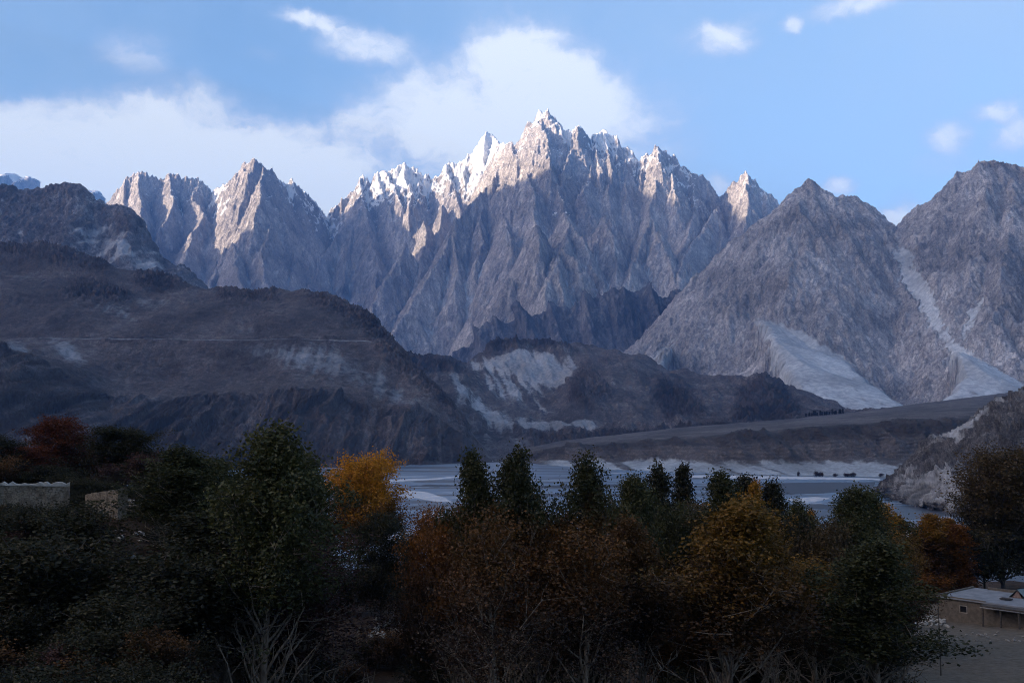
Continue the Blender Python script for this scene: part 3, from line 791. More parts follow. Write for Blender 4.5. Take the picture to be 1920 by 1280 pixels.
def build_mid_hills():
    r0 = [(740, 872, 1760), (890, 868, 1690), (970, 866, 1720), (1700, 860, 1800)]
    r1 = [(740, 830, 2050), (900, 826, 2050), (970, 826, 2060), (1040, 818, 2080), (1150, 812, 2100), (1300, 800, 2120), (1420, 792, 2130), (1500, 786, 2150), (1620, 778, 2200), (1700, 775, 2200)]
    r2 = [(740, 760, 2250), (850, 765, 2280), (920, 792, 2250), (960, 797, 2240), (1050, 794, 2250), (1150, 790, 2280), (1250, 782, 2300), (1350, 775, 2300), (1450, 768, 2300), (1500, 772, 2320), (1580, 776, 2350), (1700, 776, 2350)]
    r3 = [(740, 700, 2650), (850, 722, 2600), (900, 745, 2560), (980, 775, 2520), (1050, 765, 2520), (1090, 735, 2520), (1150, 735, 2560), (1250, 742, 2580), (1350, 745, 2560), (1440, 735, 2500), (1490, 755, 2480), (1580, 775, 2480), (1700, 775, 2480)]
    r4 = [(740, 682, 2900), (830, 690, 2860), (880, 705, 2850), (960, 725, 2840), (1040, 735, 2820), (1075, 710, 2760), (1110, 703, 2740), (1200, 700, 2780), (1300, 725, 2760), (1400, 730, 2680), (1440, 718, 2620), (1480, 742, 2580), (1530, 756, 2560), (1590, 775, 2560), (1700, 776, 2560)]
    r5 = [(740, 672, 3100), (826, 674, 3050), (876, 690, 3100), (930, 680, 3120), (1000, 682, 3120), (1060, 684, 3100), (1100, 688, 3060), (1180, 684, 3060), (1240, 700, 3040), (1320, 713, 2980), (1380, 718, 2860), (1434, 710, 2760), (1470, 735, 2700), (1520, 748, 2660), (1590, 774, 2640), (1700, 777, 2640)]
    r6 = [(740, 666, 3250), (794, 669, 3250), (826, 666, 3250), (857, 675, 3260), (876, 685, 3300), (909, 666, 3350), (926, 646, 3380), (952, 636, 3400), (1005, 639, 3400), (1066, 644, 3400), (1110, 650, 3380), (1141, 657, 3360),
          (1171, 666, 3340), (1197, 666, 3320), (1219, 677, 3300), (1232, 687, 3280), (1285, 701, 3200), (1329, 705, 3120), (1372, 709, 3020), (1394, 714, 2960), (1415, 708, 2920), (1434, 705, 2900), (1451, 712, 2880), (1477, 731, 2840), (1504, 732, 2820),
          (1530, 744, 2800), (1543, 751, 2780), (1565, 757, 2760), (1582, 771, 2740), (1700, 779, 2740)]
    A = loft([r0, r1, r2, r3, r4, r5, r6], 740, 1700, 560, [34, 34, 36, 30, 26, 34], (500, 200), 2)
    X, Y, Z, du, dp = [A[..., i] for i in range(5)]
    rock = np.maximum.reduce([poly_mask(du, dp, [(905, 668), (930, 640), (1060, 640), (1090, 672), (1050, 668), (990, 655), (940, 662)], 6),
                              poly_mask(du, dp, [(1065, 720), (1090, 692), (1120, 695), (1150, 740), (1110, 770), (1065, 755)], 8),
                              poly_mask(du, dp, [(1380, 730), (1434, 704), (1480, 735), (1510, 785), (1420, 800), (1370, 790)], 10),
                              poly_mask(du, dp, [(970, 810), (1100, 808), (1400, 790), (1400, 815), (1000, 850)], 10),
                              poly_mask(du, dp, [(1240, 700), (1300, 740), (1330, 780), (1250, 790), (1220, 740)], 12),
                              poly_mask(du, dp, [(740, 660), (870, 680), (860, 700), (780, 700)], 8)])
    n1 = fbm(X / 110, Y / 130, 6, 401, 0.55) * 13
    cr = (ridged(X / 45, Y / 60 + Z / 45, 6, 411, 0.6) - 0.85) * 15
    g = (ridged(X / 70 + Z / 200, Z / 300 + Y / 500, 4, 421, 0.5) - 0.8) * 8
    V = displace(A, n1 + rock * cr + g * 0.7)
    scr = np.zeros_like(X)
    for poly, a, s in [([(876, 692), (930, 664), (1000, 660), (1060, 672), (1086, 690), (1062, 722), (1030, 728), (960, 706)], 1.0, 14),
                       ([(960, 660), (1045, 668), (1040, 680), (960, 676)], .9, 6), ([(1030, 690), (1080, 688), (1066, 730), (1030, 722)], .9, 8),
                       ([(815, 690), (850, 702), (900, 745), (975, 795), (960, 808), (915, 795), (860, 745)], .85, 14),
                       ([(955, 792), (1040, 786), (1150, 790), (1200, 800), (1120, 812), (1000, 806)], .8, 9), ([(1030, 830), (1080, 822), (1090, 828), (1040, 836)], .9, 5),
                       ([(870, 690), (1010, 700), (1040, 740), (960, 760), (900, 730)], .6, 16), ([(990, 738), (1010, 745), (1030, 775), (1042, 780), (1022, 782), (1008, 757)], .65, 4),
                       ([(1100, 700), (1150, 715), (1160, 740), (1110, 770), (1100, 740)], .55, 10), ([(1240, 690), (1290, 710), (1310, 735), (1260, 715)], .4, 8),
                       ([(900, 800), (1020, 815), (1000, 845), (890, 860), (870, 830)], .35, 18), ([(1390, 800), (1430, 785), (1460, 790), (1420, 806)], .5, 7),
                       ([(1200, 795), (1240, 785), (1330, 800), (1230, 812)], .45, 9)]:
        scr = np.maximum(scr, a * poly_mask(du, dp, poly, s))
    scr = np.clip(scr * (0.98 + 0.55 * fbm(X / 26 + Z / 50, Z / 160, 5, 431, .6)) + fbm(X / 20 + Z / 60, Z / 120, 4, 435) * 0.14, 0, 1) * (1 - 0.75 * rock) - 0.35 * rock
    o = mesh_np('hill', V.reshape(-1, 3), grid_faces(A.shape[1], A.shape[0]), M_mid, True, None, {'scree': scr})
    tag(o, 'low brown moraine hills with pale scree hollows in the middle of the valley', 'hill', None, 'structure')


def build_terrace():
    sh = [(925, 866), (1000, 869), (1100, 877), (1200, 882), (1400, 889), (1640, 893), (2100, 893)]
    r0 = [(a, b + 3, shoreY(b) - 14) for a, b in sh]
    r1 = [(a, b - 0.5, shoreY(b)) for a, b in sh]
    r1b = [(a, b - 9 * min(1, max(0, (a - 940) / 200)), shoreY(b) + 45) for a, b in sh]
    r2 = [(925, 866, 1670), (969, 862, 1670), (1060, 860, 1580), (1200, 863, 1440), (1400, 866, 1330), (1640, 860, 1280), (2100, 855, 1260)]
    r3 = [(925, 866, 1690), (969, 853, 1690), (1020, 842, 1670), (1060, 838, 1640), (1200, 829, 1520), (1400, 815, 1420), (1640, 797, 1370), (1920, 776, 1350), (2100, 768, 1340)]
    r4 = [(925, 865, 1760), (969, 849, 1760), (1059, 832, 1760), (1166, 821, 1720), (1378, 804, 1650), (1591, 785, 1650), (1788, 762, 1650), (2100, 735, 1650)]
    r5 = [(925, 864, 1850), (969, 846, 1880), (1059, 828, 1950), (1166, 817, 1980), (1272, 804, 2000), (1378, 796, 2030), (1484, 788, 2060), (1591, 777, 2080), (1706, 761, 2100), (1788, 751, 2100), (1909, 735, 2100), (2100, 715, 2100)]
    A = loft([r0, r1, r1b, r2, r3, r4, r5], 925, 2100, 560, [3, 14, 16, 46, 16, 12], (260, 90), 2)
    X, Y, Z, du, dp = [A[..., i] for i in range(5)]
    nv = A.shape[0]
    rowi = np.arange(nv)[:, None] * np.ones((1, A.shape[1]))
    cliff = np.clip((rowi - 30) / 8, 0, 1) * np.clip((84 - rowi) / 6, 0, 1)
    cr = (ridged(X / 40, Z / 30, 5, 501, 0.6) - 0.85) * 6 + np.sin(Z * 0.55 + fbm(X / 60, Z / 30, 3, 511) * 2.5) * 1.2
    spur = (ridged(X / 130, Z / 160, 3, 521) - 0.8) * 9
    V = displace(A, cliff * (cr + spur) + fbm(X / 30, Y / 30, 4, 531) * 0.8)
    scr = np.clip((40 - rowi) / 15, 0, 1) * np.clip((du - 960) / 130, 0, 1)
    tong = np.clip(fbm(X / 45 + Z / 40, Z / 60, 4, 541) * 1.5, -1, 1)
    scr = np.clip(scr * (0.85 + 0.5 * tong) + 0.22 * np.clip(tong, 0, 1) * cliff, 0, 1)
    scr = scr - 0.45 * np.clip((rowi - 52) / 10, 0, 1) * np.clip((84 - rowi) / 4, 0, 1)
    mk = poly_mask(du, dp, [(1560, 880), (1600, 845), (1650, 850), (1690, 885)], 8)
    scr = np.where(mk > .3, np.maximum(scr, .3 * mk), scr)
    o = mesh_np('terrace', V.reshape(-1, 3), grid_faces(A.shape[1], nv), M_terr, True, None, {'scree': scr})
    tag(o, 'dark river terrace with a layered cliff above a pale shore', 'terrace', None, 'structure')


def build_near_slope():
    sh = [(1636, 921), (1655, 928), (1700, 945), (1800, 965), (1900, 985), (2150, 1015)]
    r0 = [(a, b + 5, shoreY(b) - 10) for a, b in sh]
    r1 = [(a, b - 0.6, shoreY(b)) for a, b in sh]
    r2 = [(1636, 919, 905), (1655, 914, 840), (1700, 910, 770), (1760, 900, 720), (1800, 895, 700), (1900, 890, 650), (2150, 880, 600)]
    r3 = [(1636, 917, 915), (1655, 909, 860), (1700, 890, 830), (1750, 858, 790), (1800, 850, 760), (1850, 830, 730), (1920, 815, 700), (2150, 780, 640)]
    r4 = [(1636, 915, 925), (1655, 905, 880), (1690, 880, 880), (1720, 852, 860), (1750, 826, 850), (1775, 818, 840), (1800, 802, 830), (1820, 786, 820), (1850, 766, 810), (1880, 749, 800), (1920, 730, 790), (2150, 640, 740)]
    A = loft([r0, r1, r2, r3, r4], 1636, 2150, 330, [3, 40, 40, 40], (160, 40), 1)
    X, Y, Z, du, dp = [A[..., i] for i in range(5)]
    n = fbm(X / 30, Y / 30 + Z / 20, 6, 601, 0.6) * 4.5 + (ridged(X / 14, Y / 14 + Z / 12, 4, 611, 0.6) - 0.8) * 3.6 + (ridged(X / 5, Y / 5 + Z / 4, 3, 615, 0.6) - 0.8) * 1.2
    fade = np.clip((du - 1640) / 25, 0, 1)
    V = displace(A, n * fade)
    scr = np.clip(poly_mask(du, dp, [(1640, 925), (1700, 890), (1790, 870), (1830, 900), (1850, 975), (1700, 950)], 22) * 0.75, 0, 1)
    scr = np.maximum(scr, 0.85 * poly_mask(du, dp, [(1745, 830), (1790, 805), (1830, 780), (1880, 750), (1890, 756), (1830, 800), (1800, 830)], 6))
    scr = np.clip(scr + fbm(X / 8, Y / 8 + Z / 8, 4, 621) * 0.3, 0, 1)
    o = mesh_np('scree_slope', V.reshape(-1, 3), grid_faces(A.shape[1], A.shape[0]), M_near, True, None, {'scree': scr})
    tag(o, 'grey stony scree slope running down into the river on the right', 'slope', None, 'structure')


def build_left_mountain():
    sk = [(-300, 330), (-100, 338), (0, 347), (16, 349), (33, 357), (53, 353), (81, 353), (93, 349), (110, 343), (132, 341), (146, 349), (160, 363), (173, 381), (191, 389), (228, 393), (248, 399), (260, 418), (284, 450),
          (313, 493), (345, 511), (378, 540), (420, 575)]
    top = [(a, b, 4300 - max(0, a - 180) * 1.2) for a, b in sk]
    r3 = [(a, b + (545 - b) * 0.30, 4050 - max(0, a - 180) * 1.0) for a, b in sk]
    r2 = [(a, b + (560 - b) * 0.62, 3750 - max(0, a - 180) * 0.8) for a, b in sk]
    r1 = [(a, 585 + max(0, a - 300) * 0.1, 3300) for a, b in sk]
    r0 = [(a, 640, 3000) for a, b in sk]
    A = loft([r0, r1, r2, r3, top], -300, 420, 420, [20, 44, 44, 44], (900, 500), 1)
    X, Y, Z, du, dp = [A[..., i] for i in range(5)]
    g = (ridged(X / 240 + Z / 500, Z / 700, 5, 701, 0.55) - 0.85) * 18
    n = fbm(X / 120, Y / 120 + Z / 90, 6, 711, 0.58) * 10 + (ridged(X / 50, Z / 60, 4, 721, 0.6) - 0.8) * 8
    fade = np.clip((420 - du) / 40, 0, 1)
    V = displace(A, (g + n) * fade)
    scr = poly_mask(du, dp, [(120, 440), (180, 410), (250, 440), (310, 500), (340, 525), (260, 505), (190, 490)], 26) * 0.62
    scr = np.maximum(scr, 0.5 * poly_mask(du, dp, [(30, 425), (42, 425), (48, 460), (35, 460)], 6))
    scr = np.clip(scr + fbm(X / 60, Z / 60, 5, 731) * 0.35 * (scr > 0.05), 0, 1)
    o = mesh_np('mountain', V.reshape(-1, 3), grid_faces(A.shape[1], A.shape[0]), M_leftm, True, None, {'scree': scr})
    tag(o, 'rounded dark brown mountain shoulder at the left edge behind the hill', 'mountain', None, 'structure')


def build_dark_ridge():
    sk = [(800, 690), (832, 664), (872, 634), (904, 616), (947, 603), (963, 577), (997, 580), (1035, 575), (1060, 567), (1103, 558), (1166, 546), (1209, 546), (1253, 560), (1306, 546), (1340, 535), (1420, 520)]
    top = [(a, b, 5420) for a, b in sk]
    r2 = [(a, b + (690 - b) * 0.5, 5200) for a, b in sk]
    r1 = [(a, max(700, b), 4900) for a, b in sk]
    A = loft([r1, r2, top], 800, 1420, 300, [40, 50], (500, 250), 1)
    X, Y, Z, du, dp = [A[..., i] for i in range(5)]
    g = (ridged(X / 200 + Z / 900, Z / 900, 5, 801, 0.55) - 0.85) * 55
    n = fbm(X / 120, Z / 160, 6, 811, 0.6) * 26
    V = displace(A, g + n)
    o = mesh_np('ridge', V.reshape(-1, 3), grid_faces(A.shape[1], A.shape[0]), M_dark, True)
    tag(o, 'low dark slate ridge at the foot of the snowy massif', 'ridge', None, 'structure')


def build_back_range():
    sk = [(-350, 330), (-200, 310), (-60, 335), (0, 324), (12, 334), (26, 332), (39, 342), (53, 336), (65, 349), (110, 372), (163, 355), (179, 359), (203, 379), (240, 420), (320, 450)]
    top = [(a, b, 12500) for a, b in sk]
    r1 = [(a, b + 150, 11200) for a, b in sk]
    A = loft([r1, top], -350, 320, 240, [60], (1500, 1200), 0)
    X, Y, Z, du, dp = [A[..., i] for i in range(5)]
    V = displace(A, (ridged(X / 500, Z / 700, 5, 901, 0.55) - 0.85) * 120 + fbm(X / 130, Z / 130, 4, 911, 0.6) * 30)
    o = mesh_np('mountain', V.reshape(-1, 3), grid_faces(A.shape[1], A.shape[0]), M_far, True, None, {'scree': np.zeros(X.shape), 'snow': np.zeros(X.shape)})
    tag(o, 'small blue jagged peaks far behind the dark shoulder at the left edge', 'mountain', None, 'structure')


build_far(); build_right(); build_shade_range(); build_left_hill(); build_mid_hills(); build_terrace()
build_near_slope(); build_left_mountain(); build_dark_ridge(); build_back_range()

# ------------------------------------------------------------------ valley floor, river, haze
def poly_obj(name, pts, mat, z=None, parent=None):
    me = bpy.data.meshes.new(name)
    me.from_pydata([(p[0], p[1], p[2] if z is None else z) for p in pts], [], [list(range(len(pts)))])
    me.materials.append(mat)
    o = bpy.data.objects.new(name, me); C.objects.link(o)
    if parent: o.parent = parent
    return o


def build_floor():
    m, T = new_mat('valley_floor')
    g = T.n('ShaderNodeNewGeometry')
    c = T.mix(T.noise(g.outputs['Position'], 0.01, 8, 0.6), (0.08, 0.072, 0.07), (0.17, 0.165, 0.165))
    finish(T, c, 0.95)
    o = poly_obj('ground', [(-15500, -15500, -6), (15500, -15500, -6), (15500, 15500, -6), (-15500, 15500, -6)], m)
    tag(o, 'flat stony floor of the whole valley', 'ground', None, 'structure')
    # the river: milky glacier water in braids, with wet mud between them
    m, T = new_mat('braided_river')
    g = T.n('ShaderNodeNewGeometry')
    pos = g.outputs['Position']
    st = T.v('MULTIPLY', pos, (0.22, 1.0, 1.0))
    a = T.noise(st, 0.016, 5, 0.55, 1.3)
    b = T.noise(T.v('ADD', st, (400, 90, 0)), 0.03, 6, 0.6, 1.0)
    sp = T.n('ShaderNodeSeparateXYZ'); T.put(sp.inputs[0], pos)
    right = T.ramp(T.m('ADD', sp.outputs[0], T.m('MULTIPLY', sp.outputs[1], -0.18)), -60, 260)
    wet = T.ramp(T.m('SUBTRACT', T.m('ADD', a, T.m('MULTIPLY', right, 0.11)), 0.0), 0.535, 0.565)
    pale = T.ramp(b, 0.60, 0.64)
    c = T.mix(T.noise(st, 0.05, 5, 0.6), (0.060, 0.100, 0.160), (0.105, 0.160, 0.235))
    c = T.mix(T.m('MULTIPLY', pale, 0.75), c, (0.33, 0.345, 0.375))
    c = T.mix(wet, c, (0.026, 0.027, 0.036))
    rip = T.noise(T.v('MULTIPLY', pos, (0.5, 1.0, 1.0)), 0.5, 4, 0.6)
    rough = T.mix(wet, T.mix(pale, (0.30,) * 3, (0.8,) * 3), (0.35,) * 3)
    bs = finish(T, c, rough, rip, 0.5, 0.35, 0.3)
    o = poly_obj('river', [(-3200, 215, 0), (3200, 215, 0), (3200, 1800, 0), (-3200, 1800, 0)], m)
    tag(o, 'braided milky blue glacier river across the valley floor', 'river', None, 'structure')
    # pale gravel banks standing a hand above the water
    m, T = new_mat('pale_gravel')
    g = T.n('ShaderNodeNewGeometry')
    c = T.mix(T.noise(g.outputs['Position'], 0.3, 8, 0.7), (0.28, 0.285, 0.31), (0.46, 0.465, 0.49))
    finish(T, c, 0.9)
    M_mud, T = new_mat('wet_mud')
    g = T.n('ShaderNodeNewGeometry')
    finish(T, T.mix(T.noise(g.outputs['Position'], 0.2, 6, 0.7), (0.024, 0.025, 0.033), (0.05, 0.05, 0.06)), 0.6)
    rnd = random.Random(4)
    def bar(pts, mat, h, label):
        # pts: photo pixels on the water plane
        ring = []
        n = len(pts)
        for i in range(n):
            (x1, y1), (x2, y2) = pts[i], pts[(i + 1) % n]
            steps = max(2, int(math.hypot(x2 - x1, y2 - y1) / 5))
            for k in range(steps):
                t = k / steps
                px, py = x1 + (x2 - x1) * t + rnd.uniform(-2, 2), y1 + (y2 - y1) * t + rnd.uniform(-.35, .35)
                p = P(px, py, shoreY(py)); ring.append((p.x, p.y))
        cx = sum(p[0] for p in ring) / len(ring); cyy = sum(p[1] for p in ring) / len(ring)
        V = [(x, y, -0.2) for x, y in ring] + [(cx + (x - cx) * .9, cyy + (y - cyy) * .9, h) for x, y in ring]
        k = len(ring)
        Fs = [[i, (i + 1) % k, k + (i + 1) % k, k + i] for i in range(k)] + [list(range(k, 2 * k))]
        me = bpy.data.meshes.new('gravel_bar'); me.from_pydata(V, [], Fs); me.materials.append(mat)
        o = bpy.data.objects.new('gravel_bar', me); C.objects.link(o)
        tag(o, label, 'gravel bar', None, 'structure')
    bar([(715, 919), (755, 918), (800, 922), (840, 934), (850, 942), (815, 940), (780, 933), (750, 929), (740, 923)], m, .35, 'broad pale gravel bar beside the golden tree')
    bar([(700, 901), (760, 898), (820, 896), (870, 891), (872, 893), (820, 899), (760, 902), (720, 905)], m, .3, 'long thin pale gravel bar near the far bank')
    bar([(790, 963), (815, 956), (840, 962), (830, 972), (800, 972)], m, .3, 'small pale gravel bar behind the rusty poplars')
    bar([(720, 1004), (760, 996), (860, 998), (880, 1016), (720, 1020)], m, .35, 'pale gravel bank at the near edge of the river')
    bar([(1200, 893), (1330, 890), (1480, 893), (1660, 897), (1660, 900), (1480, 898), (1330, 896)], m, .3, 'pale gravel strand under the terrace')
    bar([(1470, 936), (1530, 931), (1560, 934), (1530, 941), (1490, 941)], m, .3, 'light tongue of gravel between dark mud flats')
    bar([(1690, 990), (1760, 984), (1840, 990), (1900, 1004), (1840, 1030), (1700, 1030)], m, .35, 'white gravel bank behind the golden saplings')
    bar([(900, 909), (960, 911), (1100, 908), (1260, 906), (1262, 909), (1100, 913), (960, 915)], M_mud, .15, 'thin dark mud bar in midstream')
    bar([(960, 926), (1060, 924), (1180, 926), (1180, 930), (1060, 930), (970, 930)], M_mud, .15, 'dark mud bar behind the middle poplars')
    bar([(1340, 912), (1440, 905), (1560, 903), (1650, 903), (1640, 916), (1600, 922), (1530, 926), (1460, 928), (1420, 922)], M_mud, .15, 'wide dark mud flat in front of the terrace')
    bar([(1460, 946), (1540, 944), (1600, 950), (1560, 955), (1480, 953)], M_mud, .15, 'narrow dark mud flat near the scree slope')
    bar([(760, 911), (800, 908), (860, 909), (900, 907), (890, 911), (820, 913)], M_mud, .15, 'thin dark mud bar right of the golden tree')


build_floor()


def build_haze():
    me = bpy.data.meshes.new('haze')
    x0, x1, y0, y1, z0, z1 = -15600, 15600, -15600, 15600, -60, 3850
    V = [(x, y, z) for z in (z0, z1) for y in (y0, y1) for x in (x0, x1)]
    me.from_pydata(V, [], [[0, 2, 3, 1], [4, 5, 7, 6], [0, 1, 5, 4], [2, 6, 7, 3], [0, 4, 6, 2], [1, 3, 7, 5]])
    m = bpy.data.materials.new('blue_air'); m.use_nodes = True
    T = NT(m.node_tree)
    v = T.n('ShaderNodeVolumePrincipled')
    v.inputs['Color'].default_value = (0.13, 0.36, 1.0, 1)
    v.inputs['Density'].default_value = HAZE
    v.inputs['Anisotropy'].default_value = 0.0
    o = T.n('ShaderNodeOutputMaterial')
    T.put(o.inputs['Volume'], v.outputs[0])
    me.materials.append(m)
    ob = bpy.data.objects.new('haze', me); C.objects.link(ob)
    tag(ob, 'thin blue evening air over the whole valley', 'haze', None, 'stuff')


HAZE = 5.2e-5
build_haze()

# ------------------------------------------------------------------ foreground hillside
def gz(x, y):
    """height of the hillside below the photographer"""
    x = np.asarray(x, float); y = np.asarray(y, float)
    zr = np.interp(y, [-120, -40, 0, 10, 18, 30, 60, 100, 140, 180, 260, 330, 420], [62, 60, 57.5, 53, 48, 43.5, 41.6, 40.2, 38.5, 31, 9, -2, -8])
    zl = np.interp(y, [-120, -40, 0, 12, 22, 30, 40, 50, 60, 85, 120, 200, 300, 420], [62, 60, 57.5, 53, 50, 50, 51.3, 53.2, 54.7, 54.6, 52, 30, -2, -8])
    zy = np.interp(y, [0, 30, 60, 75, 90, 103, 112, 140, 180], [57.5, 44, 41.9, 41.0, 39.9, 39.0, 38.25, 37.2, 31])
    ky = np.clip((x / np.maximum(y, 20) - 0.33) / 0.07, 0, 1) * np.clip((180 - y) / 40, 0, 1)
    zr = zr * (1 - ky) + zy * ky
    k = np.clip((-x / np.maximum(y, 20) - 0.22) / 0.16, 0, 1); k = k * k * (3 - 2 * k)
    n = fbm(x / 14, y / 14, 4, 951) * 0.55 + fbm(x / 3, y / 3, 3, 961) * 0.10
    flat = np.clip(1 - np.hypot((x - 46) / 26, (y - 92) / 34), 0, 1)
    return zr * (1 - k) + zl * k + n * (1 - 0.75 * np.clip(flat * 3, 0, 1))


def gz1(x, y):
    return float(gz(np.array([x]), np.array([y]))[0])


def build_hillside():
    m, T = new_mat('dry_hillside')
    g = T.n('ShaderNodeNewGeometry')
    pos = g.outputs['Position']
    n1 = T.noise(pos, 0.16, 7, 0.62)
    n2 = T.noise(pos, 1.7, 6, 0.68)
    yard = T.attr('yard')
    c = T.mix(T.ramp(n1, 0.38, 0.62), (0.024, 0.015, 0.009), (0.055, 0.033, 0.022))
    c = T.mix(T.ramp(n2, 0.60, 0.72), c, (0.12, 0.098, 0.078))
    cyd = T.mix(T.ramp(n2, 0.35, 0.65), (0.082, 0.066, 0.051), (0.120, 0.098, 0.076))
    cyd = T.mix(T.ramp(T.noise(T.v('MULTIPLY', pos, (1, 2.2, 1)), 0.9, 5, 0.6), 0.60, 0.70), cyd, (0.07, 0.05, 0.035))
    c = T.mix(yard, c, cyd)
    finish(T, c, 0.95, T.m('ADD', n2, n1), 0.8, 0.25, 0.1)
    xs = np.arange(-190, 190.1, 1.25); ys = np.concatenate([np.arange(-120, 14, 4.0), np.arange(14, 140, 1.25), np.arange(140, 421, 4.0)])
    X, Y = np.meshgrid(xs, ys)
    Z = gz(X, Y)
    yard = np.clip((X / np.maximum(Y, 1) - 0.36) / 0.05, 0, 1) * np.clip((Y - 66) / 6, 0, 1) * np.clip((135 - Y) / 10, 0, 1)
    o = heightfield('hillside', xs, ys, Z, m, {'yard': yard})
    tag(o, 'dry brown hillside that falls from the viewpoint to the river', 'hillside', None, 'structure')


build_hillside()


# ------------------------------------------------------------------ trees and shrubs
def leaf_mat(name, low, high, mid=0.45, soft=0.2, var=0.5):
    m, T = new_mat(name)
    oi = T.n('ShaderNodeObjectInfo')
    tcn = T.n('ShaderNodeTexCoord')
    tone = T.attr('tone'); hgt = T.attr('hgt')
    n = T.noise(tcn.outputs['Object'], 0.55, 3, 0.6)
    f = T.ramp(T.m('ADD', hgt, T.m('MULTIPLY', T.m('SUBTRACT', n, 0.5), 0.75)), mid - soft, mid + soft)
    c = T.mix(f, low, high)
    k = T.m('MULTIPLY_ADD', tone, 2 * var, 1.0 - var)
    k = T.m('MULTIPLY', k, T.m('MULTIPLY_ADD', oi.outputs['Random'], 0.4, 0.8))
    cc = T.n('ShaderNodeVectorMath', operation='SCALE')
    T.put(cc.inputs[0], c); T.put(cc.inputs[3], k)
    d = T.n('ShaderNodeBsdfDiffuse'); T.put(d.inputs[0], cc.outputs[0])
    t = T.n('ShaderNodeBsdfTranslucent'); T.put(t.inputs[0], cc.outputs[0])
    gl = T.n('ShaderNodeBsdfGlossy'); gl.inputs['Roughness'].default_value = 0.45; gl.inputs[0].default_value = (1, 1, 1, 1)
    mx = T.n('ShaderNodeMixShader'); mx.inputs[0].default_value = 0.3
    T.put(mx.inputs[1], d.outputs[0]); T.put(mx.inputs[2], t.outputs[0])
    mg = T.n('ShaderNodeMixShader'); mg.inputs[0].default_value = 0.015
    T.put(mg.inputs[1], mx.outputs[0]); T.put(mg.inputs[2], gl.outputs[0])
    o = T.n('ShaderNodeOutputMaterial'); T.put(o.inputs[0], mg.outputs[0])
    return m


M_bark, _T = new_mat('pale_poplar_bark')
_g = _T.n('ShaderNodeTexCoord')
_n = _T.noise(_T.v('MULTIPLY', _g.outputs['Object'], (6, 6, 1.2)), 2.0, 5, 0.65)
finish(_T, _T.mix(_T.ramp(_n, 0.35, 0.65), (0.085, 0.062, 0.045), (0.23, 0.18, 0.135)), 0.9, _n, 0.6, 0.02)
M_twig, _T = new_mat('dark_bark')
_g = _T.n('ShaderNodeTexCoord')
_n = _T.noise(_T.v('MULTIPLY', _g.outputs['Object'], (6, 6, 1.2)), 2.0, 4, 0.65)
finish(_T, _T.mix(_n, (0.035, 0.028, 0.025), (0.085, 0.068, 0.06)), 0.9)

RUST, GREEN, GREEN2 = (0.082, 0.032, 0.007), (0.032, 0.032, 0.010), (0.044, 0.043, 0.014)
L = {
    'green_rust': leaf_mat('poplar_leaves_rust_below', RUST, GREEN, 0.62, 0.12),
    'green': leaf_mat('poplar_leaves_green', GREEN, GREEN2, 0.5, 0.3),
    'rust': leaf_mat('poplar_leaves_rust', (0.030, 0.015, 0.007), (0.140, 0.050, 0.008), 0.60, 0.25),  # browner lower leaves, darkened further as shade painted low in the crown
    'brown': leaf_mat('dry_brown_leaves', (0.026, 0.014, 0.008), (0.080, 0.035, 0.009), 0.60, 0.25),  # low colour also darkened, crown shade put into the leaf colour
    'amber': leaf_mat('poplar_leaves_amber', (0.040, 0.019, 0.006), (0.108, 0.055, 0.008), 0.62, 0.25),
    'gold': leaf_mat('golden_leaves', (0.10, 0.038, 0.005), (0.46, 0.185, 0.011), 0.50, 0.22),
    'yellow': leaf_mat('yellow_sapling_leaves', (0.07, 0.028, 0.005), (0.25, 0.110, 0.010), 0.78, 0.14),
    'red': leaf_mat('dark_red_leaves', (0.042, 0.012, 0.006), (0.085, 0.020, 0.006), 0.5, 0.3),
    'dark': leaf_mat('dark_green_leaves', (0.012, 0.0105, 0.0045), (0.021, 0.019, 0.007), 0.5, 0.3),
    'orange': leaf_mat('orange_leaves', (0.085, 0.030, 0.006), (0.16, 0.055, 0.008), 0.5, 0.3),
    'olive_brown': leaf_mat('browning_leaves', (0.022, 0.022, 0.010), (0.058, 0.036, 0.014), 0.45, 0.25),
    'maroon': leaf_mat('maroon_shrub_leaves', (0.026, 0.012, 0.010), (0.046, 0.020, 0.015), 0.5, 0.3),
    'olive': leaf_mat('olive_shrub_leaves', (0.014, 0.012, 0.005), (0.026, 0.022, 0.008), 0.5, 0.3),
}


class Tubes:
    def __init__(self): self.V = []; self.Fc = []; self.n = 0

    def add(self, pts, rad, sides=5):
        pts = [Vector(p) for p in pts]
        k = len(pts)
        for i, p in enumerate(pts):
            d = (pts[min(i + 1, k - 1)] - pts[max(i - 1, 0)]).normalized()
            a = d.orthogonal().normalized(); b = d.cross(a)
            for s in range(sides):
                t = 6.28318 * s / sides
                self.V.append(p + (a * math.cos(t) + b * math.sin(t)) * rad[i])
        for i in range(k - 1):
            for s in range(sides):
                q = self.n + i * sides
                self.Fc.append((q + s, q + (s + 1) % sides, q + sides + (s + 1) % sides, q + sides + s))
        self.n += k * sides

    def mesh(self, name):
        o = mesh_np(name, [tuple(v) for v in self.V], self.Fc, None, True)
        me = o.data; bpy.data.objects.remove(o)
        return me


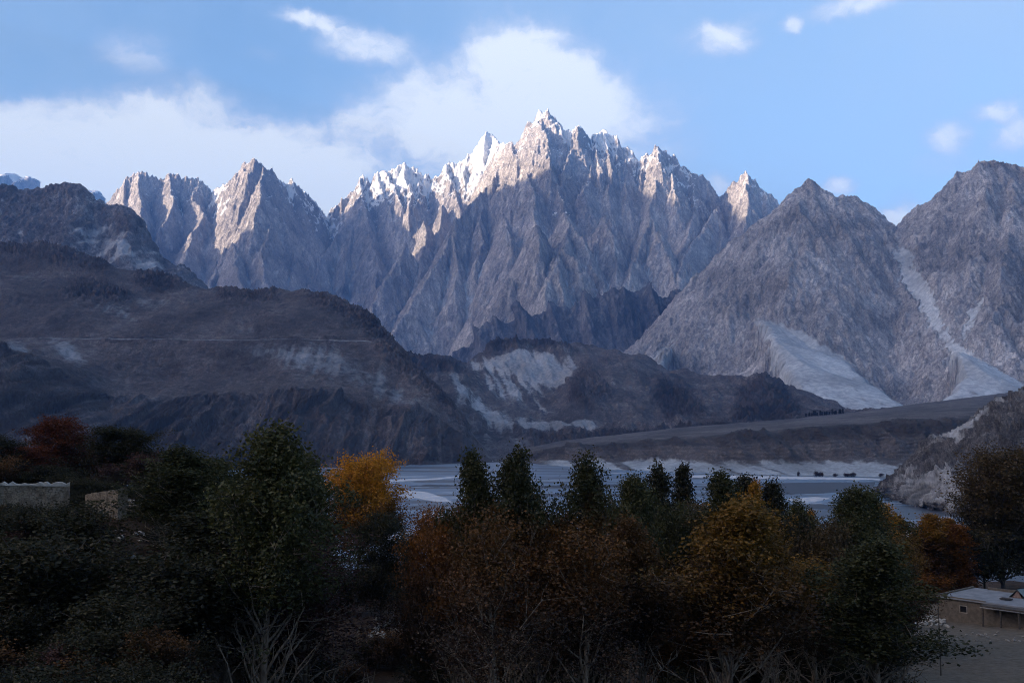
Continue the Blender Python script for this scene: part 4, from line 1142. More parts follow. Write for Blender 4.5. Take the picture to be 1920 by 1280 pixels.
def leaves_mesh(name, centres, sizes, rnd, z0, z1, clump_tone):
    """one small folded quad per leaf"""
    n = len(centres)
    c = np.asarray(centres, float)
    a = rnd.normal(size=(n, 3)); a[:, 2] *= 0.7; a /= np.linalg.norm(a, axis=1, keepdims=True)
    b = rnd.normal(size=(n, 3)); b -= (b * a).sum(1, keepdims=True) * a; b /= np.linalg.norm(b, axis=1, keepdims=True)
    s = np.asarray(sizes)[:, None]
    nrm = np.cross(a, b)
    V = np.stack([c - a * s * .55, c + b * s * .36 + nrm * s * .1, c + a * s * .6, c - b * s * .36 + nrm * s * .1], 1).reshape(-1, 3)
    Fq = np.arange(n * 4).reshape(n, 4)
    tone = np.clip(np.repeat(np.asarray(clump_tone) * 0.6 + rnd.rand(n) * 0.4, 4), 0, 1)
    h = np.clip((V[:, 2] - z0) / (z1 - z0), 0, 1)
    o = mesh_np(name, V, Fq, None, False, None, {'tone': tone, 'hgt': h})
    me = o.data; bpy.data.objects.remove(o)
    return me


def grow(seed, H, spread, first, limbs, lift, prof, nleaf, leaf, sigma, leaf_from=0.0, bend=0.35, stems=1, low_bare=0.0, trunk_r=0.011):
    """a tree H high: returns trunk mesh (trunk, limbs, twigs) and crown mesh"""
    rnd = np.random.RandomState(seed)
    tb = Tubes(); clumps = []
    for st in range(stems):
        lean = rnd.normal(size=2) * (0.03 if stems == 1 else 0.16)
        hh = H * (1 if st == 0 else rnd.uniform(.72, .95))
        w1, w2 = rnd.uniform(0, 6, 2)
        def tr(t):
            return Vector((lean[0] * hh * t + math.sin(t * 5 + w1) * 0.012 * hh * t, lean[1] * hh * t + math.sin(t * 4 + w2) * 0.012 * hh * t, hh * t * 0.97))
        tp = [tr(i / 10) for i in range(11)]
        r0 = trunk_r * hh / math.sqrt(stems)
        tb.add(tp, [r0 * (1 - 0.93 * (i / 10)) + 0.006 for i in range(11)], 7)
        ang = rnd.uniform(0, 6.28)
        nl = max(5, int(limbs / stems))
        for i in range(nl):
            f = first + (0.97 - first) * ((i + rnd.uniform(0, .7)) / nl)
            ang += 2.4 + rnd.uniform(-.5, .5)
            ln = spread * prof(f) * rnd.uniform(.65, 1.2)
            up = lift + rnd.uniform(-.25, .25)
            d = Vector((math.cos(ang) * math.cos(up), math.sin(ang) * math.cos(up), math.sin(up)))
            p = tr(f); pts = [p.copy()]
            for q in range(5):
                d = (d + Vector((0, 0, bend * 0.25)) + Vector(rnd.normal(size=3) * 0.13)).normalized()
                p = p + d * ln / 5; pts.append(p.copy())
            rl = max(0.012, r0 * (1 - f) * 0.55)
            tb.add(pts, [rl * (1 - .8 * j / 5) + .004 for j in range(6)], 5)
            nsub = max(3, int(3 + ln * 1.5))
            for sidx in range(nsub):
                t = rnd.uniform(.2, 1.0) * 4.99
                b0 = pts[int(t)].lerp(pts[int(t) + 1], t - int(t))
                d2 = (d * 0.6 + Vector(rnd.normal(size=3) * 0.75) + Vector((0, 0, .25))).normalized()
                l2 = ln * rnd.uniform(.18, .42) + .15
                sp = [b0, b0 + d2 * l2 * .5 + Vector(rnd.normal(size=3) * .05 * l2), b0 + d2 * l2 + Vector((0, 0, .08 * l2))]
                tb.add(sp, [rl * .38 + .004, rl * .22 + .003, .003], 4)
                if sp[2].z < leaf_from * H: continue
                for q in (.45, .75, 1.0):
                    c = sp[0].lerp(sp[2], q)
                    if low_bare and rnd.rand() < low_bare * max(0, 1 - c.z / (0.6 * H)): continue
                    clumps.append((c.x, c.y, c.z))
            if pts[-1].z >= leaf_from * H or rnd.rand() < .15: clumps.append(tuple(pts[-1]))
        for q in (0.9, .94, .98, 1.0): clumps.append(tuple(tr(q)))
    cl = np.array(clumps)
    per = max(1, int(nleaf / len(cl)))
    cnt = rnd.poisson(per * rnd.uniform(.4, 1.6, len(cl)))
    idx = np.repeat(np.arange(len(cl)), cnt)
    cen = cl[idx] + rnd.normal(size=(len(idx), 3)) * sigma * np.array([1, 1, .85])
    tone = rnd.rand(len(cl))[idx]
    z0, z1 = cl[:, 2].min(), cl[:, 2].max()
    cm = leaves_mesh('crown', cen, rnd.uniform(.6, 1.3, len(idx)) * leaf, rnd, z0, z1, tone)
    return tb.mesh('trunk'), cm, float(np.percentile(cen[:, 2], 99.7))


pop_prof = lambda f: 1.1 * min(1.0, 0.10 + (1 - f) * 2.3)
dome_prof = lambda f: math.sqrt(max(0.08, 1 - (max(0, f - .35) / .68) ** 2))
col_prof = lambda f: min(1, .25 + (1 - f) * 2.2)
KINDS = {
    'poplar': [grow(100 + i, 15, 2.9, .20, 54, 1.0, pop_prof, 23000, .135, .27, leaf_from=.54, low_bare=.8) for i in range(5)],
    'bare': [grow(200 + i, 13, 3.2, .20, 30, 1.0, dome_prof, 11000, .115, .32, leaf_from=.58, low_bare=.9, bend=.2, trunk_r=.013) for i in range(4)],
    'dome': [grow(300 + i, 13, 4.0, .40, 80, .42, dome_prof, 42000, .150, .30, leaf_from=.40) for i in range(2)],
    'column': [grow(400 + i, 12, 1.5, .08, 80, .95, col_prof, 15000, .155, .20, leaf_from=.08) for i in range(3)],
    'broad': [grow(500 + i, 12, 3.6, .10, 84, .6, dome_prof, 36000, .15, .30, leaf_from=.08) for i in range(3)],
    'shrub': [grow(600 + i, 3.2, 1.7, .05, 48, .75, dome_prof, 9000, .11, .18, stems=5) for i in range(4)],
    'drybush': [grow(700 + i, 3.0, 1.6, .04, 46, .85, dome_prof, 2600, .06, .12, stems=6) for i in range(3)],
}
def half_width(me):
    co = np.empty(len(me.vertices) * 3, np.float32); me.vertices.foreach_get('co', co)
    co = co.reshape(-1, 3)
    return float(np.percentile(np.hypot(co[:, 0], co[:, 1]), 88))


HALFW = {k: [half_width(t[1]) for t in v] for k, v in KINDS.items()}
_proto = {}


def plant(name, cat, kind, var, px, top, Y, width, leaf, label, group, bark=None, yaw=None, rnd=random.Random(77)):
    """a tree or shrub of its own: photo column, photo row of its top, distance, photo width of its crown"""
    tm, cm, H = KINDS[kind][var % len(KINDS[kind])]
    q = P(px, top, Y)
    z0 = gz1(q.x, Y) - 0.15
    hs = max(0.15, (q.z - z0) / H)
    ws = (width / F * Y * 0.5) / HALFW[kind][var % len(KINDS[kind])]
    root = bpy.data.objects.new(name, None); C.objects.link(root)
    root.empty_display_size = 0.3
    root.location = (q.x, Y, z0)
    root.rotation_euler = (0, 0, rnd.uniform(0, 6.28) if yaw is None else yaw)
    root.scale = (ws, ws, hs)
    tag(root, label, cat, group)
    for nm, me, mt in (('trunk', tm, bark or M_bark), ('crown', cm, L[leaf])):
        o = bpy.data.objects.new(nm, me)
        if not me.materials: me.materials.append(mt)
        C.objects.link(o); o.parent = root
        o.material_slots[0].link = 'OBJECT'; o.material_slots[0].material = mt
    return root


GP, GY, GL = 'poplars below the viewpoint', 'golden saplings by the river', 'trees on the left terrace'
TREES = [
    # kind, variant, px, top, distance, crown width, leaf, label, group
    ('poplar', 0, 502, 798, 42, 205, 'green', 'tallest dark green poplar of the left clump, pale forked trunk at the bottom edge', GP),
    ('poplar', 1, 350, 838, 50, 170, 'green', 'dark green poplar on the left flank of the left clump, beside the field wall', GP),
    ('poplar', 2, 405, 862, 57, 150, 'green', 'dark green poplar between the tallest left poplar and the wall-side poplar', GP),
    ('poplar', 3, 572, 852, 58, 130, 'green', 'slender green poplar just left of the golden tree', GP),
    ('bare', 0, 610, 1000, 46, 260, 'maroon', 'half-bare reddish tree below the golden tree', GP),
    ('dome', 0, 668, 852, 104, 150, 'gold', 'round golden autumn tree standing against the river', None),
    ('broad', 0, 716, 962, 98, 120, 'dark', 'dark bushy tree under the right side of the golden tree', None),
    ('column', 0, 768, 1003, 92, 40, 'dark', 'small dark pointed tree at the river gap right of the golden tree', None),
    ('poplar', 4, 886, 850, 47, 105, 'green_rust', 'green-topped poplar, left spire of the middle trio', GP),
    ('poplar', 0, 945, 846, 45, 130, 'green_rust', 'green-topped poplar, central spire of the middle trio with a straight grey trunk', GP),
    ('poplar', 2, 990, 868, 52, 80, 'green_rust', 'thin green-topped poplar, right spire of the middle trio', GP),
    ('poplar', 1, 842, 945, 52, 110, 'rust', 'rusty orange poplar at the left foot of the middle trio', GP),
    ('bare', 2, 932, 950, 40, 210, 'brown', 'half-bare rusty tree in front of the middle trio, pale branches spread below', GP),
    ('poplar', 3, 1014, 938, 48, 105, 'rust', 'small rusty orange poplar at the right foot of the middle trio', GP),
    ('poplar', 1, 1090, 857, 47, 130, 'green_rust', 'lone tall green poplar right of the middle trio', GP),
    ('bare', 0, 1078, 985, 43, 210, 'brown', 'half-bare brown tree with long grey stems under the lone tall poplar', GP),
    ('poplar', 3, 1172, 893, 60, 100, 'green', 'leafy green poplar first in the row right of the lone tall poplar', GP),
    ('column', 0, 1240, 875, 74, 60, 'dark', 'dark pointed poplar, left one of the twin spires', GP),
    ('column', 1, 1287, 873, 78, 56, 'dark', 'dark pointed poplar, right one of the twin spires', GP),
    ('poplar', 2, 1208, 975, 50, 130, 'brown', 'brown poplar below the twin spires', GP),
    ('poplar', 4, 1352, 886, 62, 110, 'green_rust', 'green poplar with amber lower leaves right of the twin spires', GP),
    ('poplar', 2, 1345, 935, 46, 210, 'amber', 'broad amber tree with a dark trunk and one pale broken limb', GP),
    ('column', 2, 1398, 894, 80, 62, 'dark', 'dark pointed poplar behind the broad amber tree', GP),
    ('column', 1, 1420, 905, 76, 50, 'yellow', 'narrow yellowing poplar next to the dark pointed poplar', GP),
    ('column', 0, 1452, 903, 82, 64, 'dark', 'dark pointed poplar at the right end of the amber group', GP),
    ('poplar', 0, 1455, 978, 52, 130, 'amber', 'slim amber poplar right of the broad amber tree', GP),
    ('poplar', 1, 1498, 940, 70, 80, 'green', 'short green poplar between the amber group and the broad green tree', GP),
    ('column', 2, 1521, 958, 95, 26, 'yellow', 'tiny yellow sapling left of the broad green tree', GY),
    ('poplar', 0, 1578, 914, 64, 130, 'green', 'broad green tree in front of the dark mud flats', GP),
    ('poplar', 3, 1628, 922, 66, 100, 'green', 'green tree joined to the right side of the broad green tree', GP),
    ('column', 1, 1662, 948, 88, 64, 'yellow', 'bright yellow-topped sapling right of the broad green tree', GY),
    ('column', 0, 1690, 968, 92, 60, 'amber', 'amber sapling between the yellow-topped sapling and the gravel bank', GY),
    ('column', 2, 1745, 964, 126, 56, 'yellow', 'tallest golden sapling in front of the white gravel bank', GY),
    ('column', 0, 1722, 988, 128, 44, 'amber', 'short amber sapling left of the tallest golden sapling', GY),
    ('column', 1, 1772, 972, 129, 52, 'yellow', 'golden sapling just right of the tallest golden sapling', GY),
    ('column', 2, 1800, 984, 127, 52, 'orange', 'orange-brown sapling against the big dark right-hand trees', GY),
    ('broad', 1, 1868, 842, 130, 160, 'olive_brown', 'big dark green tree at the right edge above the flat-roofed house', None),
    ('broad', 2, 1930, 838, 136, 150, 'olive_brown', 'big brown-tinged tree cut by the right edge behind the dark green one', None),
    ('broad', 0, 1838, 905, 134, 80, 'olive', 'olive tree filling the gap left of the big dark right-hand tree', None),
    ('shrub', 0, 1735, 1072, 124, 90, 'orange', 'glowing orange bush behind the flat-roofed house', None),
    ('poplar', 4, 1640, 1015, 50, 190, 'green', 'leaning dark green tree in front of the bare yard', GP),
    ('broad', 1, 1602, 1090, 62, 150, 'dark', 'dark bushy tree in front of the pale stone heap', GP),
    ('bare', 3, 1515, 1040, 56, 160, 'amber', 'small amber-leaved tree over the pale stone heap', GP),
    # fuller second row behind the first
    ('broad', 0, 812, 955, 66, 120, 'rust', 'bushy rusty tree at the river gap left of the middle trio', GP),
    ('broad', 1, 905, 955, 62, 110, 'green_rust', 'bushy green and rust tree inside the middle trio', GP),
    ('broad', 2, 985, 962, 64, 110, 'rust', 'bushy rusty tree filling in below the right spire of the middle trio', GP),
    ('broad', 0, 1050, 962, 66, 110, 'olive_brown', 'bushy brown tree between the middle trio and the lone tall poplar', GP),
    ('broad', 1, 1128, 955, 62, 110, 'olive_brown', 'bushy olive tree at the right foot of the lone tall poplar', GP),
    ('broad', 2, 1200, 940, 70, 120, 'dark', 'bushy dark tree between the lone tall poplar and the twin spires', GP),
    ('broad', 0, 1262, 948, 66, 120, 'green_rust', 'bushy green tree with rusty skirts at the foot of the twin spires', GP),
    ('broad', 1, 1322, 940, 72, 110, 'olive_brown', 'bushy olive-brown tree right of the twin spires', GP),
    ('broad', 2, 1385, 945, 66, 130, 'amber', 'bushy amber tree behind the broad amber tree', GP),
    ('broad', 0, 1432, 955, 70, 110, 'amber', 'bushy amber tree under the narrow yellowing poplar', GP),
    ('broad', 1, 1488, 962, 68, 110, 'dark', 'bushy dark tree at the right end of the amber group', GP),
    ('broad', 2, 1545, 985, 60, 130, 'olive_brown', 'bushy brown tree at the foot of the broad green tree', GP),
    ('broad', 0, 1665, 1000, 84, 120, 'amber', 'bushy amber tree under the bright yellow-topped sapling', GY),
    ('broad', 1, 1752, 1010, 132, 120, 'amber', 'bushy amber thicket tree at the feet of the golden saplings', GY),
    ('broad', 2, 455, 880, 60, 150, 'dark', 'bushy dark tree behind the tallest left poplar', GP),
    ('broad', 0, 545, 900, 62, 130, 'dark', 'bushy dark tree between the tallest left poplar and the golden tree', GP),
    ('broad', 1, 310, 905, 60, 120, 'dark', 'bushy dark tree just right of the whitewashed wall', GP),
    # left terrace
    ('broad', 0, 112, 782, 104, 120, 'red', 'tall dark red tree above the long stone wall', GL),
    ('broad', 1, 55, 835, 98, 100, 'red', 'smaller dark red tree left of the tall red one', GL),
    ('broad', 2, 165, 838, 108, 80, 'red', 'red-brown tree between the tall red tree and the dark green one', GL),
    ('broad', 2, 236, 800, 100, 130, 'dark', 'round dark green tree behind the short stone wall', GL),
    ('broad', 0, -15, 815, 92, 110, 'dark', 'dark green tree cut by the left edge', GL),
    ('broad', 1, 275, 862, 84, 80, 'dark', 'dark tree at the right end of the short stone wall', GL),
    ('shrub', 0, 90, 1000, 40, 260, 'olive', 'big dark olive bush in the lower left corner below the long wall', None),
    ('shrub', 1, 215, 1085, 37, 200, 'olive', 'big dark olive bush at the bottom left beside the stony path', None),
    ('shrub', 2, 330, 1020, 41, 220, 'dark', 'big loose blackish bush right of the stony path', None),
    ('poplar', 2, 440, 960, 47, 230, 'dark', 'dark tree inside the left clump below its tallest poplar', GP),
]
for k, v, px, top, Y, w, leaf, label, grp in TREES:
    name = {'poplar': 'poplar_tree', 'bare': 'poplar_tree', 'dome': 'autumn_tree', 'column': 'poplar_tree', 'broad': 'tree', 'shrub': 'bush'}[k]
    plant(name, 'bush' if k == 'shrub' else 'tree', k, v, px, top, Y, w, leaf, label, grp, M_bark if k in ('bare', 'poplar') else M_twig)

# understorey: dark bushes that fill the slope below the trees
rb = random.Random(5)
SH = {'olive': 'low dark olive bush in the shaded thicket under the trees', 'dark': 'low blackish green bush in the shaded thicket under the trees',
      'maroon': 'low maroon bush in the shaded thicket under the trees', 'brown': 'low dry brown bush in the shaded thicket under the trees',
      'rust': 'low rusty bush in the shaded thicket under the trees'}


def bush(px, py, Y, hpx, leaf, kind='shrub', label=None, group=None):
    x = (px - 960) / F * Y
    z = gz1(x, Y)
    top = 800 - ((z + hpx) - CAMZ) / Y * F
    if px < 330 and Y < 60 and top < (932 if px < 140 else 952): return
    plant('bush', 'bush', kind, rb.randrange(9), px, top, Y, hpx * rb.uniform(1.0, 1.5) / Y * F, leaf, label or SH[leaf], group or (leaf + ' thicket bushes'), M_twig, rnd=rb)


for i in range(52):                                         # along the brow of the slope above the river
    px = -60 + i * 34 + rb.uniform(-12, 12)
    if px > 1690: break
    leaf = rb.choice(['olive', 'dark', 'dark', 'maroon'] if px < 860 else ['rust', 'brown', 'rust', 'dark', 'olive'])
    bush(px, 0, rb.uniform(104, 136), rb.uniform(2.8, 4.6), leaf)
for px, Y, h in ((150, 63, 1.15), (140, 66, 1.7), (165, 68, 1.5), (212, 70, 1.3), (118, 69, 1.9), (250, 74, 1.2), (185, 72, 1.8)):
    bush(px, 0, Y, h, 'dark', 'shrub', 'dark bush growing behind the gap between the field walls', 'bushes behind the field walls')
for i in range(66):                                         # the bank below the field walls
    Y = rb.uniform(29, 60)
    px = rb.uniform(-60, 470)
    if 180 < px < 300 and 44 < Y < 62: continue
    bush(px, 0, Y, rb.uniform(1.3, 2.6), rb.choice(['olive', 'dark', 'dark', 'maroon', 'brown']), 'shrub' if rb.random() < .8 else 'drybush')
for i in range(150):
    Y = rb.choice([44, 50, 56, 62, 70, 80, 92, 104, 118]) + rb.uniform(-3, 3)
    px = rb.uniform(-40, 1700)
    if 1640 < px and Y > 55: continue
    if 700 < px < 800 and 82 < Y < 112: continue           # keeps the stony bank open
    if 190 < px < 300 and 40 < Y < 70: continue
    leaf = rb.choice(['olive', 'dark', 'dark', 'maroon', 'brown'] if px < 760 else ['maroon', 'brown', 'dark', 'dark', 'olive', 'dark'])
    bush(px, 0, Y, rb.uniform(1.6, 3.4), leaf, 'shrub' if rb.random() < .88 else 'drybush')


# ------------------------------------------------------------------ flat-roofed house, walls, stones
def simple_mat(name, a, b, scale, rough=0.9, bump=0.02, bstr=0.6):
    m, T = new_mat(name)
    tcn = T.n('ShaderNodeTexCoord')
    n = T.noise(tcn.outputs['Object'], scale, 6, 0.65)
    finish(T, T.mix(T.ramp(n, 0.32, 0.68), a, b), rough, n, bstr, bump)
    return m


M_mud = simple_mat('mud_plaster', (0.068, 0.055, 0.044), (0.105, 0.088, 0.071), 2.2)
M_roof = simple_mat('dusty_roof', (0.115, 0.12, 0.13), (0.175, 0.18, 0.195), 0.8)
M_wood = simple_mat('weathered_wood', (0.030, 0.025, 0.022), (0.065, 0.055, 0.048), 5.0)
M_pale = simple_mat('pale_board', (0.16, 0.155, 0.155), (0.24, 0.235, 0.235), 4.0)
M_hole = simple_mat('dark_glass', (0.010, 0.010, 0.012), (0.02, 0.02, 0.022), 3.0, 0.2)
M_tarp = simple_mat('grey_green_tarp', (0.075, 0.10, 0.10), (0.12, 0.145, 0.15), 2.0, 0.7)
M_cloth = simple_mat('red_cloth', (0.10, 0.055, 0.045), (0.20, 0.15, 0.13), 4.0)
M_sack = simple_mat('dark_sacking', (0.020, 0.020, 0.022), (0.045, 0.042, 0.042), 5.0)
M_stone = simple_mat('pale_stone', (0.16, 0.145, 0.125), (0.34, 0.315, 0.28), 1.6, 0.9, 0.06)
M_stoned = simple_mat('grey_stone', (0.12, 0.10, 0.085), (0.25, 0.22, 0.19), 1.6, 0.9, 0.06)


def drystone_mat():
    m, T = new_mat('dry_stone')
    tcn = T.n('ShaderNodeTexCoord')
    p = tcn.outputs['Object']
    v = T.n('ShaderNodeTexVoronoi', feature='DISTANCE_TO_EDGE')
    T.put(v.inputs['Vector'], T.v('MULTIPLY', T.v('ADD', p, T.v('MULTIPLY', T.noise(p, 3, 3, .6, col=True), (0.1, 0.1, 0.1))), (1, 1, 1.9)))
    v.inputs['Scale'].default_value = 5.0
    e = T.ramp(v.outputs['Distance'], 0.0, 0.07)
    n = T.noise(p, 2.2, 6, 0.7)
    c = T.mix(T.ramp(n, 0.35, 0.65), (0.105, 0.082, 0.060), (0.20, 0.165, 0.125))
    c = T.mix(e, (0.060, 0.050, 0.040), c)
    finish(T, c, 0.95, T.m('ADD', e, n), 0.9, 0.05)
    return m


M_dry = drystone_mat()


def box_between(name, a, b, h0, h1, th, mat, parent=None, jag=0.0, seed=0, n=14):
    """an upright slab from ground point a to b (x, y), bottom h0 to top h1 (numbers or pairs), th thick, uneven top"""
    rnd = random.Random(seed)
    a, b = Vector(a), Vector(b)
    d = (b - a).normalized(); nn = Vector((-d.y, d.x)) * th / 2
    V = []; Fc = []
    h0 = h0 if isinstance(h0, tuple) else (h0, h0); h1 = h1 if isinstance(h1, tuple) else (h1, h1)
    for i in range(n + 1):
        t = i / n
        p = a.lerp(b, t); z0 = h0[0] + (h0[1] - h0[0]) * t
        zt = h1[0] + (h1[1] - h1[0]) * t + rnd.uniform(-jag, jag)
        w = 1 + rnd.uniform(-.15, .15) * (1 if jag else 0)
        for sg, z in ((-1, z0), (1, z0), (1 * w, zt), (-1 * w, zt)):
            V.append((p.x + nn.x * sg, p.y + nn.y * sg, z))
    for i in range(n):
        q = i * 4
        for k in range(4):
            Fc.append((q + k, q + (k + 1) % 4, q + 4 + (k + 1) % 4, q + 4 + k))
    Fc += [(3, 2, 1, 0), (n * 4, n * 4 + 1, n * 4 + 2, n * 4 + 3)]
    return mesh_np(name, V, Fc, mat, False, parent)


def prism(name, ring, z0, z1, mat, parent=None, tilt=None):
    """vertical prism over a ring of (x, y)"""
    n = len(ring)
    me = bpy.data.meshes.new(name)
    zt = (lambda p: 0) if tilt is None else tilt
    V = [(p[0], p[1], z0 + zt(p)) for p in ring] + [(p[0], p[1], z1 + zt(p)) for p in ring]
    me.from_pydata(V, [], [list(range(n))[::-1], list(range(n, 2 * n))] + [[i, (i + 1) % n, n + (i + 1) % n, n + i] for i in range(n)])
    me.materials.append(mat)
    o = bpy.data.objects.new(name, me); C.objects.link(o)
    if parent: o.parent = parent
    return o


def build_house():
    L0 = P(1760, 1116, 110)
    u = Vector((.66, -.751)); v = Vector((.78, .626))
    A = Vector((L0.x, L0.y)); ZT = L0.z; ZB = ZT - 2.45
    W_, D_, E_ = 17.0, 8.4, 5.2       # frontage, depth, where the porch starts
    root = bpy.data.objects.new('flat_roofed_house', None); C.objects.link(root)
    tag(root, 'low mud-walled house with a flat pale roof and a shaded porch on posts', 'house')
    q = lambda s, t: (A + u * s + v * t)
    ring = [q(0, 0), q(W_, 0), q(W_, D_), q(0, D_)]
    # window opening cut from the front wall: wall built of four slabs around it
    s0, s1, zw0, zw1 = 2.35, 3.05, ZT - 1.45, ZT - .80
    fw = []
    def wall_piece(a, b, z0, z1):
        fw.append((q(a, 0), q(b, 0), q(b, .35), q(a, .35), z0, z1))
    wall_piece(0, s0, ZB - 1, ZT - .16); wall_piece(s1, W_, ZB - 1, ZT - .16); wall_piece(s0, s1, ZB - 1, zw0); wall_piece(s0, s1, zw1, ZT - .16)
    V = []; Fc = []
    for a, b, c, d, z0, z1 in fw + [(q(0, .35), q(.35, .35), q(.35, D_), q(0, D_), ZB - 1, ZT - .16), (q(W_ - .35, .35), q(W_, .35), q(W_, D_), q(W_ - .35, D_), ZB - 1, ZT - .16),
                                     (q(.35, D_ - .35), q(W_ - .35, D_ - .35), q(W_ - .35, D_), q(.35, D_), ZB - 1, ZT - .16)]:
        k = len(V)
        V += [(p.x, p.y, z) for z in (z0, z1) for p in (a, b, c, d)]
        Fc += [(k, k + 3, k + 2, k + 1), (k + 4, k + 5, k + 6, k + 7)] + [(k + i, k + (i + 1) % 4, k + 4 + (i + 1) % 4, k + 4 + i) for i in range(4)]
    mesh_np('wall', V, Fc, M_mud, False, root)
    prism('roof', [q(-.18, -.22), q(W_ + .2, -.22), q(W_ + .2, D_ + .2), q(-.18, D_ + .2)], ZT - .155, ZT, M_roof, root)
    # raised earth edge round the roof, with a break and a step on the far side
    box_between('parapet', q(-.12, -.12), q(-.12, D_), ZT + .003, ZT + .16, .22, M_mud, root, .03, 3)
    box_between('parapet', q(1.6, D_ - .05), q(W_, D_ - .05), ZT + .003, ZT + .30, .26, M_mud, root, .03, 4)
    box_between('parapet', q(0.05, -.12), q(E_, -.12), ZT + .003, ZT + .10, .2, M_mud, root, .02, 5)
    # window
    wf = root
    fr = [(s0 - .09, s1 + .09, zw1, zw1 + .09), (s0 - .09, s1 + .09, zw0 - .09, zw0), (s0 - .09, s0, zw0, zw1), (s1, s1 + .09, zw0, zw1)]
    V = []; Fc = []
    for a, b, z0, z1 in fr:
        k = len(V)
        V += [(p.x, p.y, z) for z in (z0, z1) for p in (q(a, -.04), q(b, -.04), q(b, -.003), q(a, -.003))]
        Fc += [(k, k + 3, k + 2, k + 1), (k + 4, k + 5, k + 6, k + 7)] + [(k + i, k + (i + 1) % 4, k + 4 + (i + 1) % 4, k + 4 + i) for i in range(4)]
    win = mesh_np('window', V, Fc, M_stoned, False, root)
    prism('pane', [q(s0, .12), q(s1, .12), q(s1, .15), q(s0, .15)], zw0, zw1, M_hole, win)
    # porch: roof strip, edge board and posts
    prism('porch_roof', [q(E_, -1.5), q(W_ + .2, -1.5), q(W_ + .2, -.23), q(E_, -.23)], ZT - .30, ZT - .16, M_wood, root)
    prism('edge_board', [q(E_, -1.56), q(W_ + .2, -1.56), q(W_ + .2, -1.51), q(E_, -1.51)], ZT - .42, ZT - .34, M_pale, root)
    for i in range(7):
        s = E_ + .15 + i * 1.85
        prism('post', [q(s, -1.48), q(s + .14, -1.48), q(s + .14, -1.34), q(s, -1.34)], ZB - .6, ZT - .303, M_wood, root)
    # on the roof
    r2 = bpy.data.objects.new('roof_tent', None); C.objects.link(r2)
    tag(r2, 'small ridge tent of grey-green tarpaulin on the flat roof', 'tent')
    c0 = q(6.3, 4.9); e1 = u * .95; e2 = (v * 2.6)
    a1, a2, a3 = c0 - e1, c0 + e1, c0
    V = [(a1.x, a1.y, ZT + .01), (a2.x, a2.y, ZT + .01), (a3.x, a3.y, ZT + .95), (a1.x + e2.x, a1.y + e2.y, ZT + .01), (a2.x + e2.x, a2.y + e2.y, ZT + .01), (a3.x + e2.x, a3.y + e2.y, ZT + .85)]
    me = bpy.data.meshes.new('tarpaulin'); me.from_pydata(V, [], [(0, 2, 5, 3), (1, 4, 5, 2), (3, 5, 4)]); me.materials.append(M_tarp)
    o = bpy.data.objects.new('tarpaulin', me); C.objects.link(o); o.parent = r2
    so = o.modifiers.new('thickness', 'SOLIDIFY'); so.thickness = .03
    me = bpy.data.meshes.new('end_cloth'); e3 = v * .12
    me.from_pydata([(a1.x + e3.x + u.x * .3, a1.y + e3.y + u.y * .3, ZT + .02), (a2.x + e3.x - u.x * .55, a2.y + e3.y - u.y * .55, ZT + .02), (a3.x + e3.x, a3.y + e3.y, ZT + .82)], [], [(0, 1, 2)]); me.materials.append(M_cloth)
    o = bpy.data.objects.new('end_cloth', me); C.objects.link(o); o.parent = r2
    so = o.modifiers.new('thickness', 'SOLIDIFY'); so.thickness = .02
    V, Fc = blob_mesh(31, (.75, .28, .18), 3)
    o = mesh_np('bundle', V, Fc, M_sack, True); c1 = q(6.0, 2.7)
    o.location = (c1.x, c1.y, ZT + .14); o.rotation_euler = (0, 0, -.5)
    tag(o, 'dark rolled bundle lying on the flat roof in front of the tent', 'bundle')


def blob_mesh(seed, r, sub=2):
    """irregular stone-like lump"""
    import bmesh
    bm = bmesh.new(); bmesh.ops.create_icosphere(bm, subdivisions=sub, radius=1)
    co = np.array([v.co[:] for v in bm.verts]); fc = np.array([[v.index for v in f.verts] for f in bm.faces]); bm.free()
    rnd = np.random.RandomState(seed)
    for _ in range(9):                       # knock flat facets off the ball
        n = rnd.normal(size=3); n /= np.linalg.norm(n); d = rnd.uniform(.62, .9)
        k = co @ n - d
        co = co - np.clip(k, 0, None)[:, None] * n
    co = co + 0.05 * np.stack([perlin(co[:, 0] * 2 + seed, co[:, 1] * 2 + co[:, 2], i) for i in range(3)], 1)
    return co * np.array(r), fc


build_house()

# field walls on the left terrace
def wall(pxa, pxb, pya, pyb, Ya, Yb, depth, mat, label, jag, seed, cap=None):
    a, b = P(pxa, pya, Ya), P(pxb, pyb, Yb)
    root = bpy.data.objects.new('stone_wall', None); C.objects.link(root)
    tag(root, label, 'wall', 'old field walls on the left terrace')
    box_between('wall_body', (a.x, a.y), (b.x, b.y), (a.z - depth, b.z - depth), (a.z, b.z), .55, mat, root, jag, seed, 26)
    if cap:
        box_between('wall_cap', (a.x, a.y), (b.x, b.y), (a.z - .12, b.z - .12), (a.z + .035, b.z + .035), .62, cap, root, jag * .8, seed, 26)
    return root

wall(-60, 131, 905, 907, 55, 57, 3.0, M_dry, 'long brown stone wall with a pale crumbling top at the left edge', .11, 1, M_stone)
wall(168, 231, 926, 917, 61, 58, 2.6, M_dry, 'short grey brick-like wall stub rising to its right end', .05, 3)
wall(232, 284, 937, 939, 66, 64, 1.9, M_stone, 'low whitewashed wall right of the short grey wall stub', .05, 4)

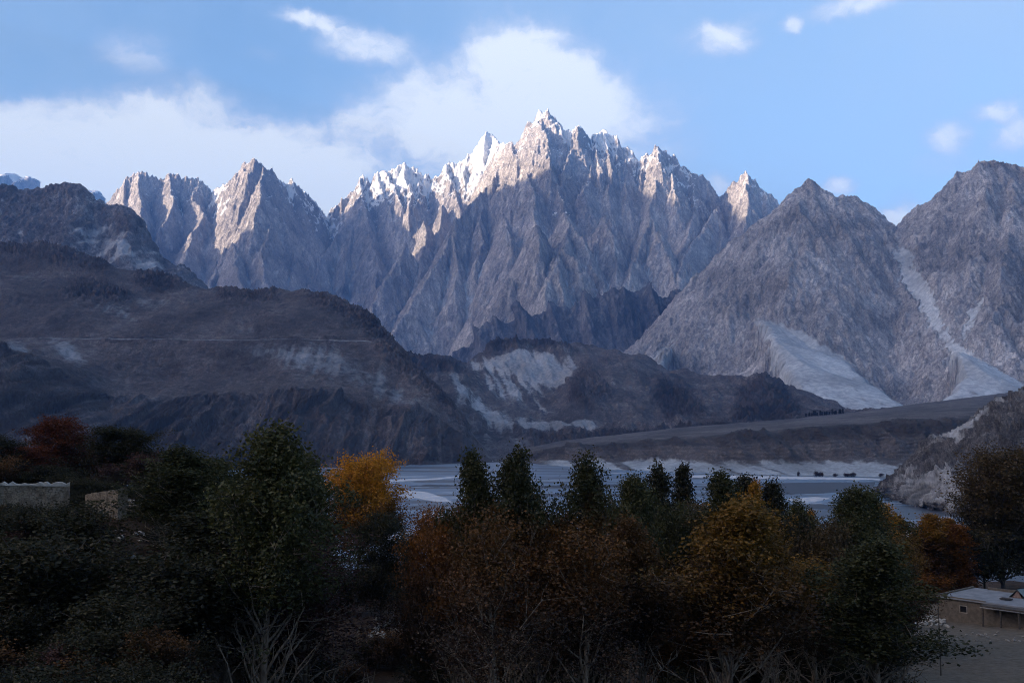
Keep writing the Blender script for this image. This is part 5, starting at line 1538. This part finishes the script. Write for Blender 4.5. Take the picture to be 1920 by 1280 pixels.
# a thin pole in the bare yard
pp = P(1759, 1130, 76); zb = gz1(pp.x, 76)
tb = Tubes(); tb.add([(0, 0, 0), (.02, 0, 2.4), (0, .02, pp.z - zb)], [.05, .045, .035], 7)
me = tb.mesh('pole'); me.materials.append(M_wood)
o = bpy.data.objects.new('pole', me); C.objects.link(o); o.location = (pp.x, 76, zb)
tag(o, 'thin dark wooden pole standing in the bare yard', 'pole')

# stones
STONES = []
for i in range(6):
    V, Fc = blob_mesh(40 + i, (1, .8, .62), 2)
    o = mesh_np('stone', V, Fc, None, False); STONES.append(o.data); o.data.materials.append(M_stone); bpy.data.objects.remove(o)
rs = random.Random(9)


def stones(n, region, size, mat, label, group, pile=0.0):
    for i in range(n):
        px = rs.uniform(region[0], region[1]); Y = rs.uniform(region[2], region[3])
        x = (px - 960) / F * Y
        r = size * rs.uniform(.45, 1.5)
        o = bpy.data.objects.new('stone', rs.choice(STONES)); C.objects.link(o)
        o.location = (x, Y, gz1(x, Y) + r * .25 + pile * rs.random())
        o.scale = (r, r, r * .9); o.rotation_euler = (rs.uniform(-.5, .5), rs.uniform(-.5, .5), rs.uniform(0, 6.28))
        o.material_slots[0].link = 'OBJECT'; o.material_slots[0].material = mat
        tag(o, label, 'stone', group)


stones(46, (1690, 1757, 103, 112), .32, M_stone, 'pale stone in the heap at the left corner of the flat-roofed house', 'stones heaped beside the house', .45)
stones(34, (1758, 1930, 94, 100), .17, M_stoned, 'grey stone in the low row across the yard before the house', 'stones rowed across the yard')
stones(60, (1735, 1940, 62, 68.5), .24, M_stoned, 'grey stone in the tumbled wall at the lower right corner', 'stones of the tumbled wall', .25)
stones(30, (700, 790, 88, 100), .42, M_stone, 'pale boulder on the bank between the golden tree and the middle trio', 'boulders on the bank', .3)
stones(34, (1490, 1640, 92, 108), .50, M_stone, 'white stone of the heap glimpsed behind the leaning dark tree', 'white stones behind the trees', 1.0)
stones(16, (190, 290, 46, 56), .24, M_stone, 'pale stone beside the path under the field walls', 'stones beside the left path')

# far vegetation: bushes on the strand and a row of trees on the terrace
FARBUSH = KINDS['shrub'][1]; FARTREE = KINDS['column'][1]
def far_plant(name, cat, px, base_py, Y, w, h, kind, leaf, label, group):
    b = P(px, base_py, Y)
    root = bpy.data.objects.new(name, None); C.objects.link(root)
    root.location = (b.x, b.y, b.z - .3); root.scale = (w, w, h); root.rotation_euler = (0, 0, rs.uniform(0, 6))
    tag(root, label, cat, group)
    for nm, me, mt in (('trunk', kind[0], M_twig), ('crown', kind[1], L[leaf])):
        o = bpy.data.objects.new(nm, me); C.objects.link(o); o.parent = root
        o.material_slots[0].link = 'OBJECT'; o.material_slots[0].material = mt
for px in (1497, 1531, 1536, 1541, 1566, 1586, 1590, 1597, 1601, 1652):
    far_plant('bush', 'bush', px, 893.5, shoreY(893.5), rs.uniform(1.2, 2.2), rs.uniform(1.1, 1.9), FARBUSH, 'maroon', 'dark round bush on the pale strand across the river', 'bushes on the far strand')
for i in range(17):
    px = 1512 + i * 4.3 + rs.uniform(-1.5, 1.5)
    far_plant('distant_tree', 'tree', px, 781 - (px - 1512) * .075, 2060, 2.0, rs.uniform(.6, 1.1), FARTREE, 'dark', 'tiny dark tree in the row on the far terrace edge', 'row of trees on the terrace edge')
#@@NEXT
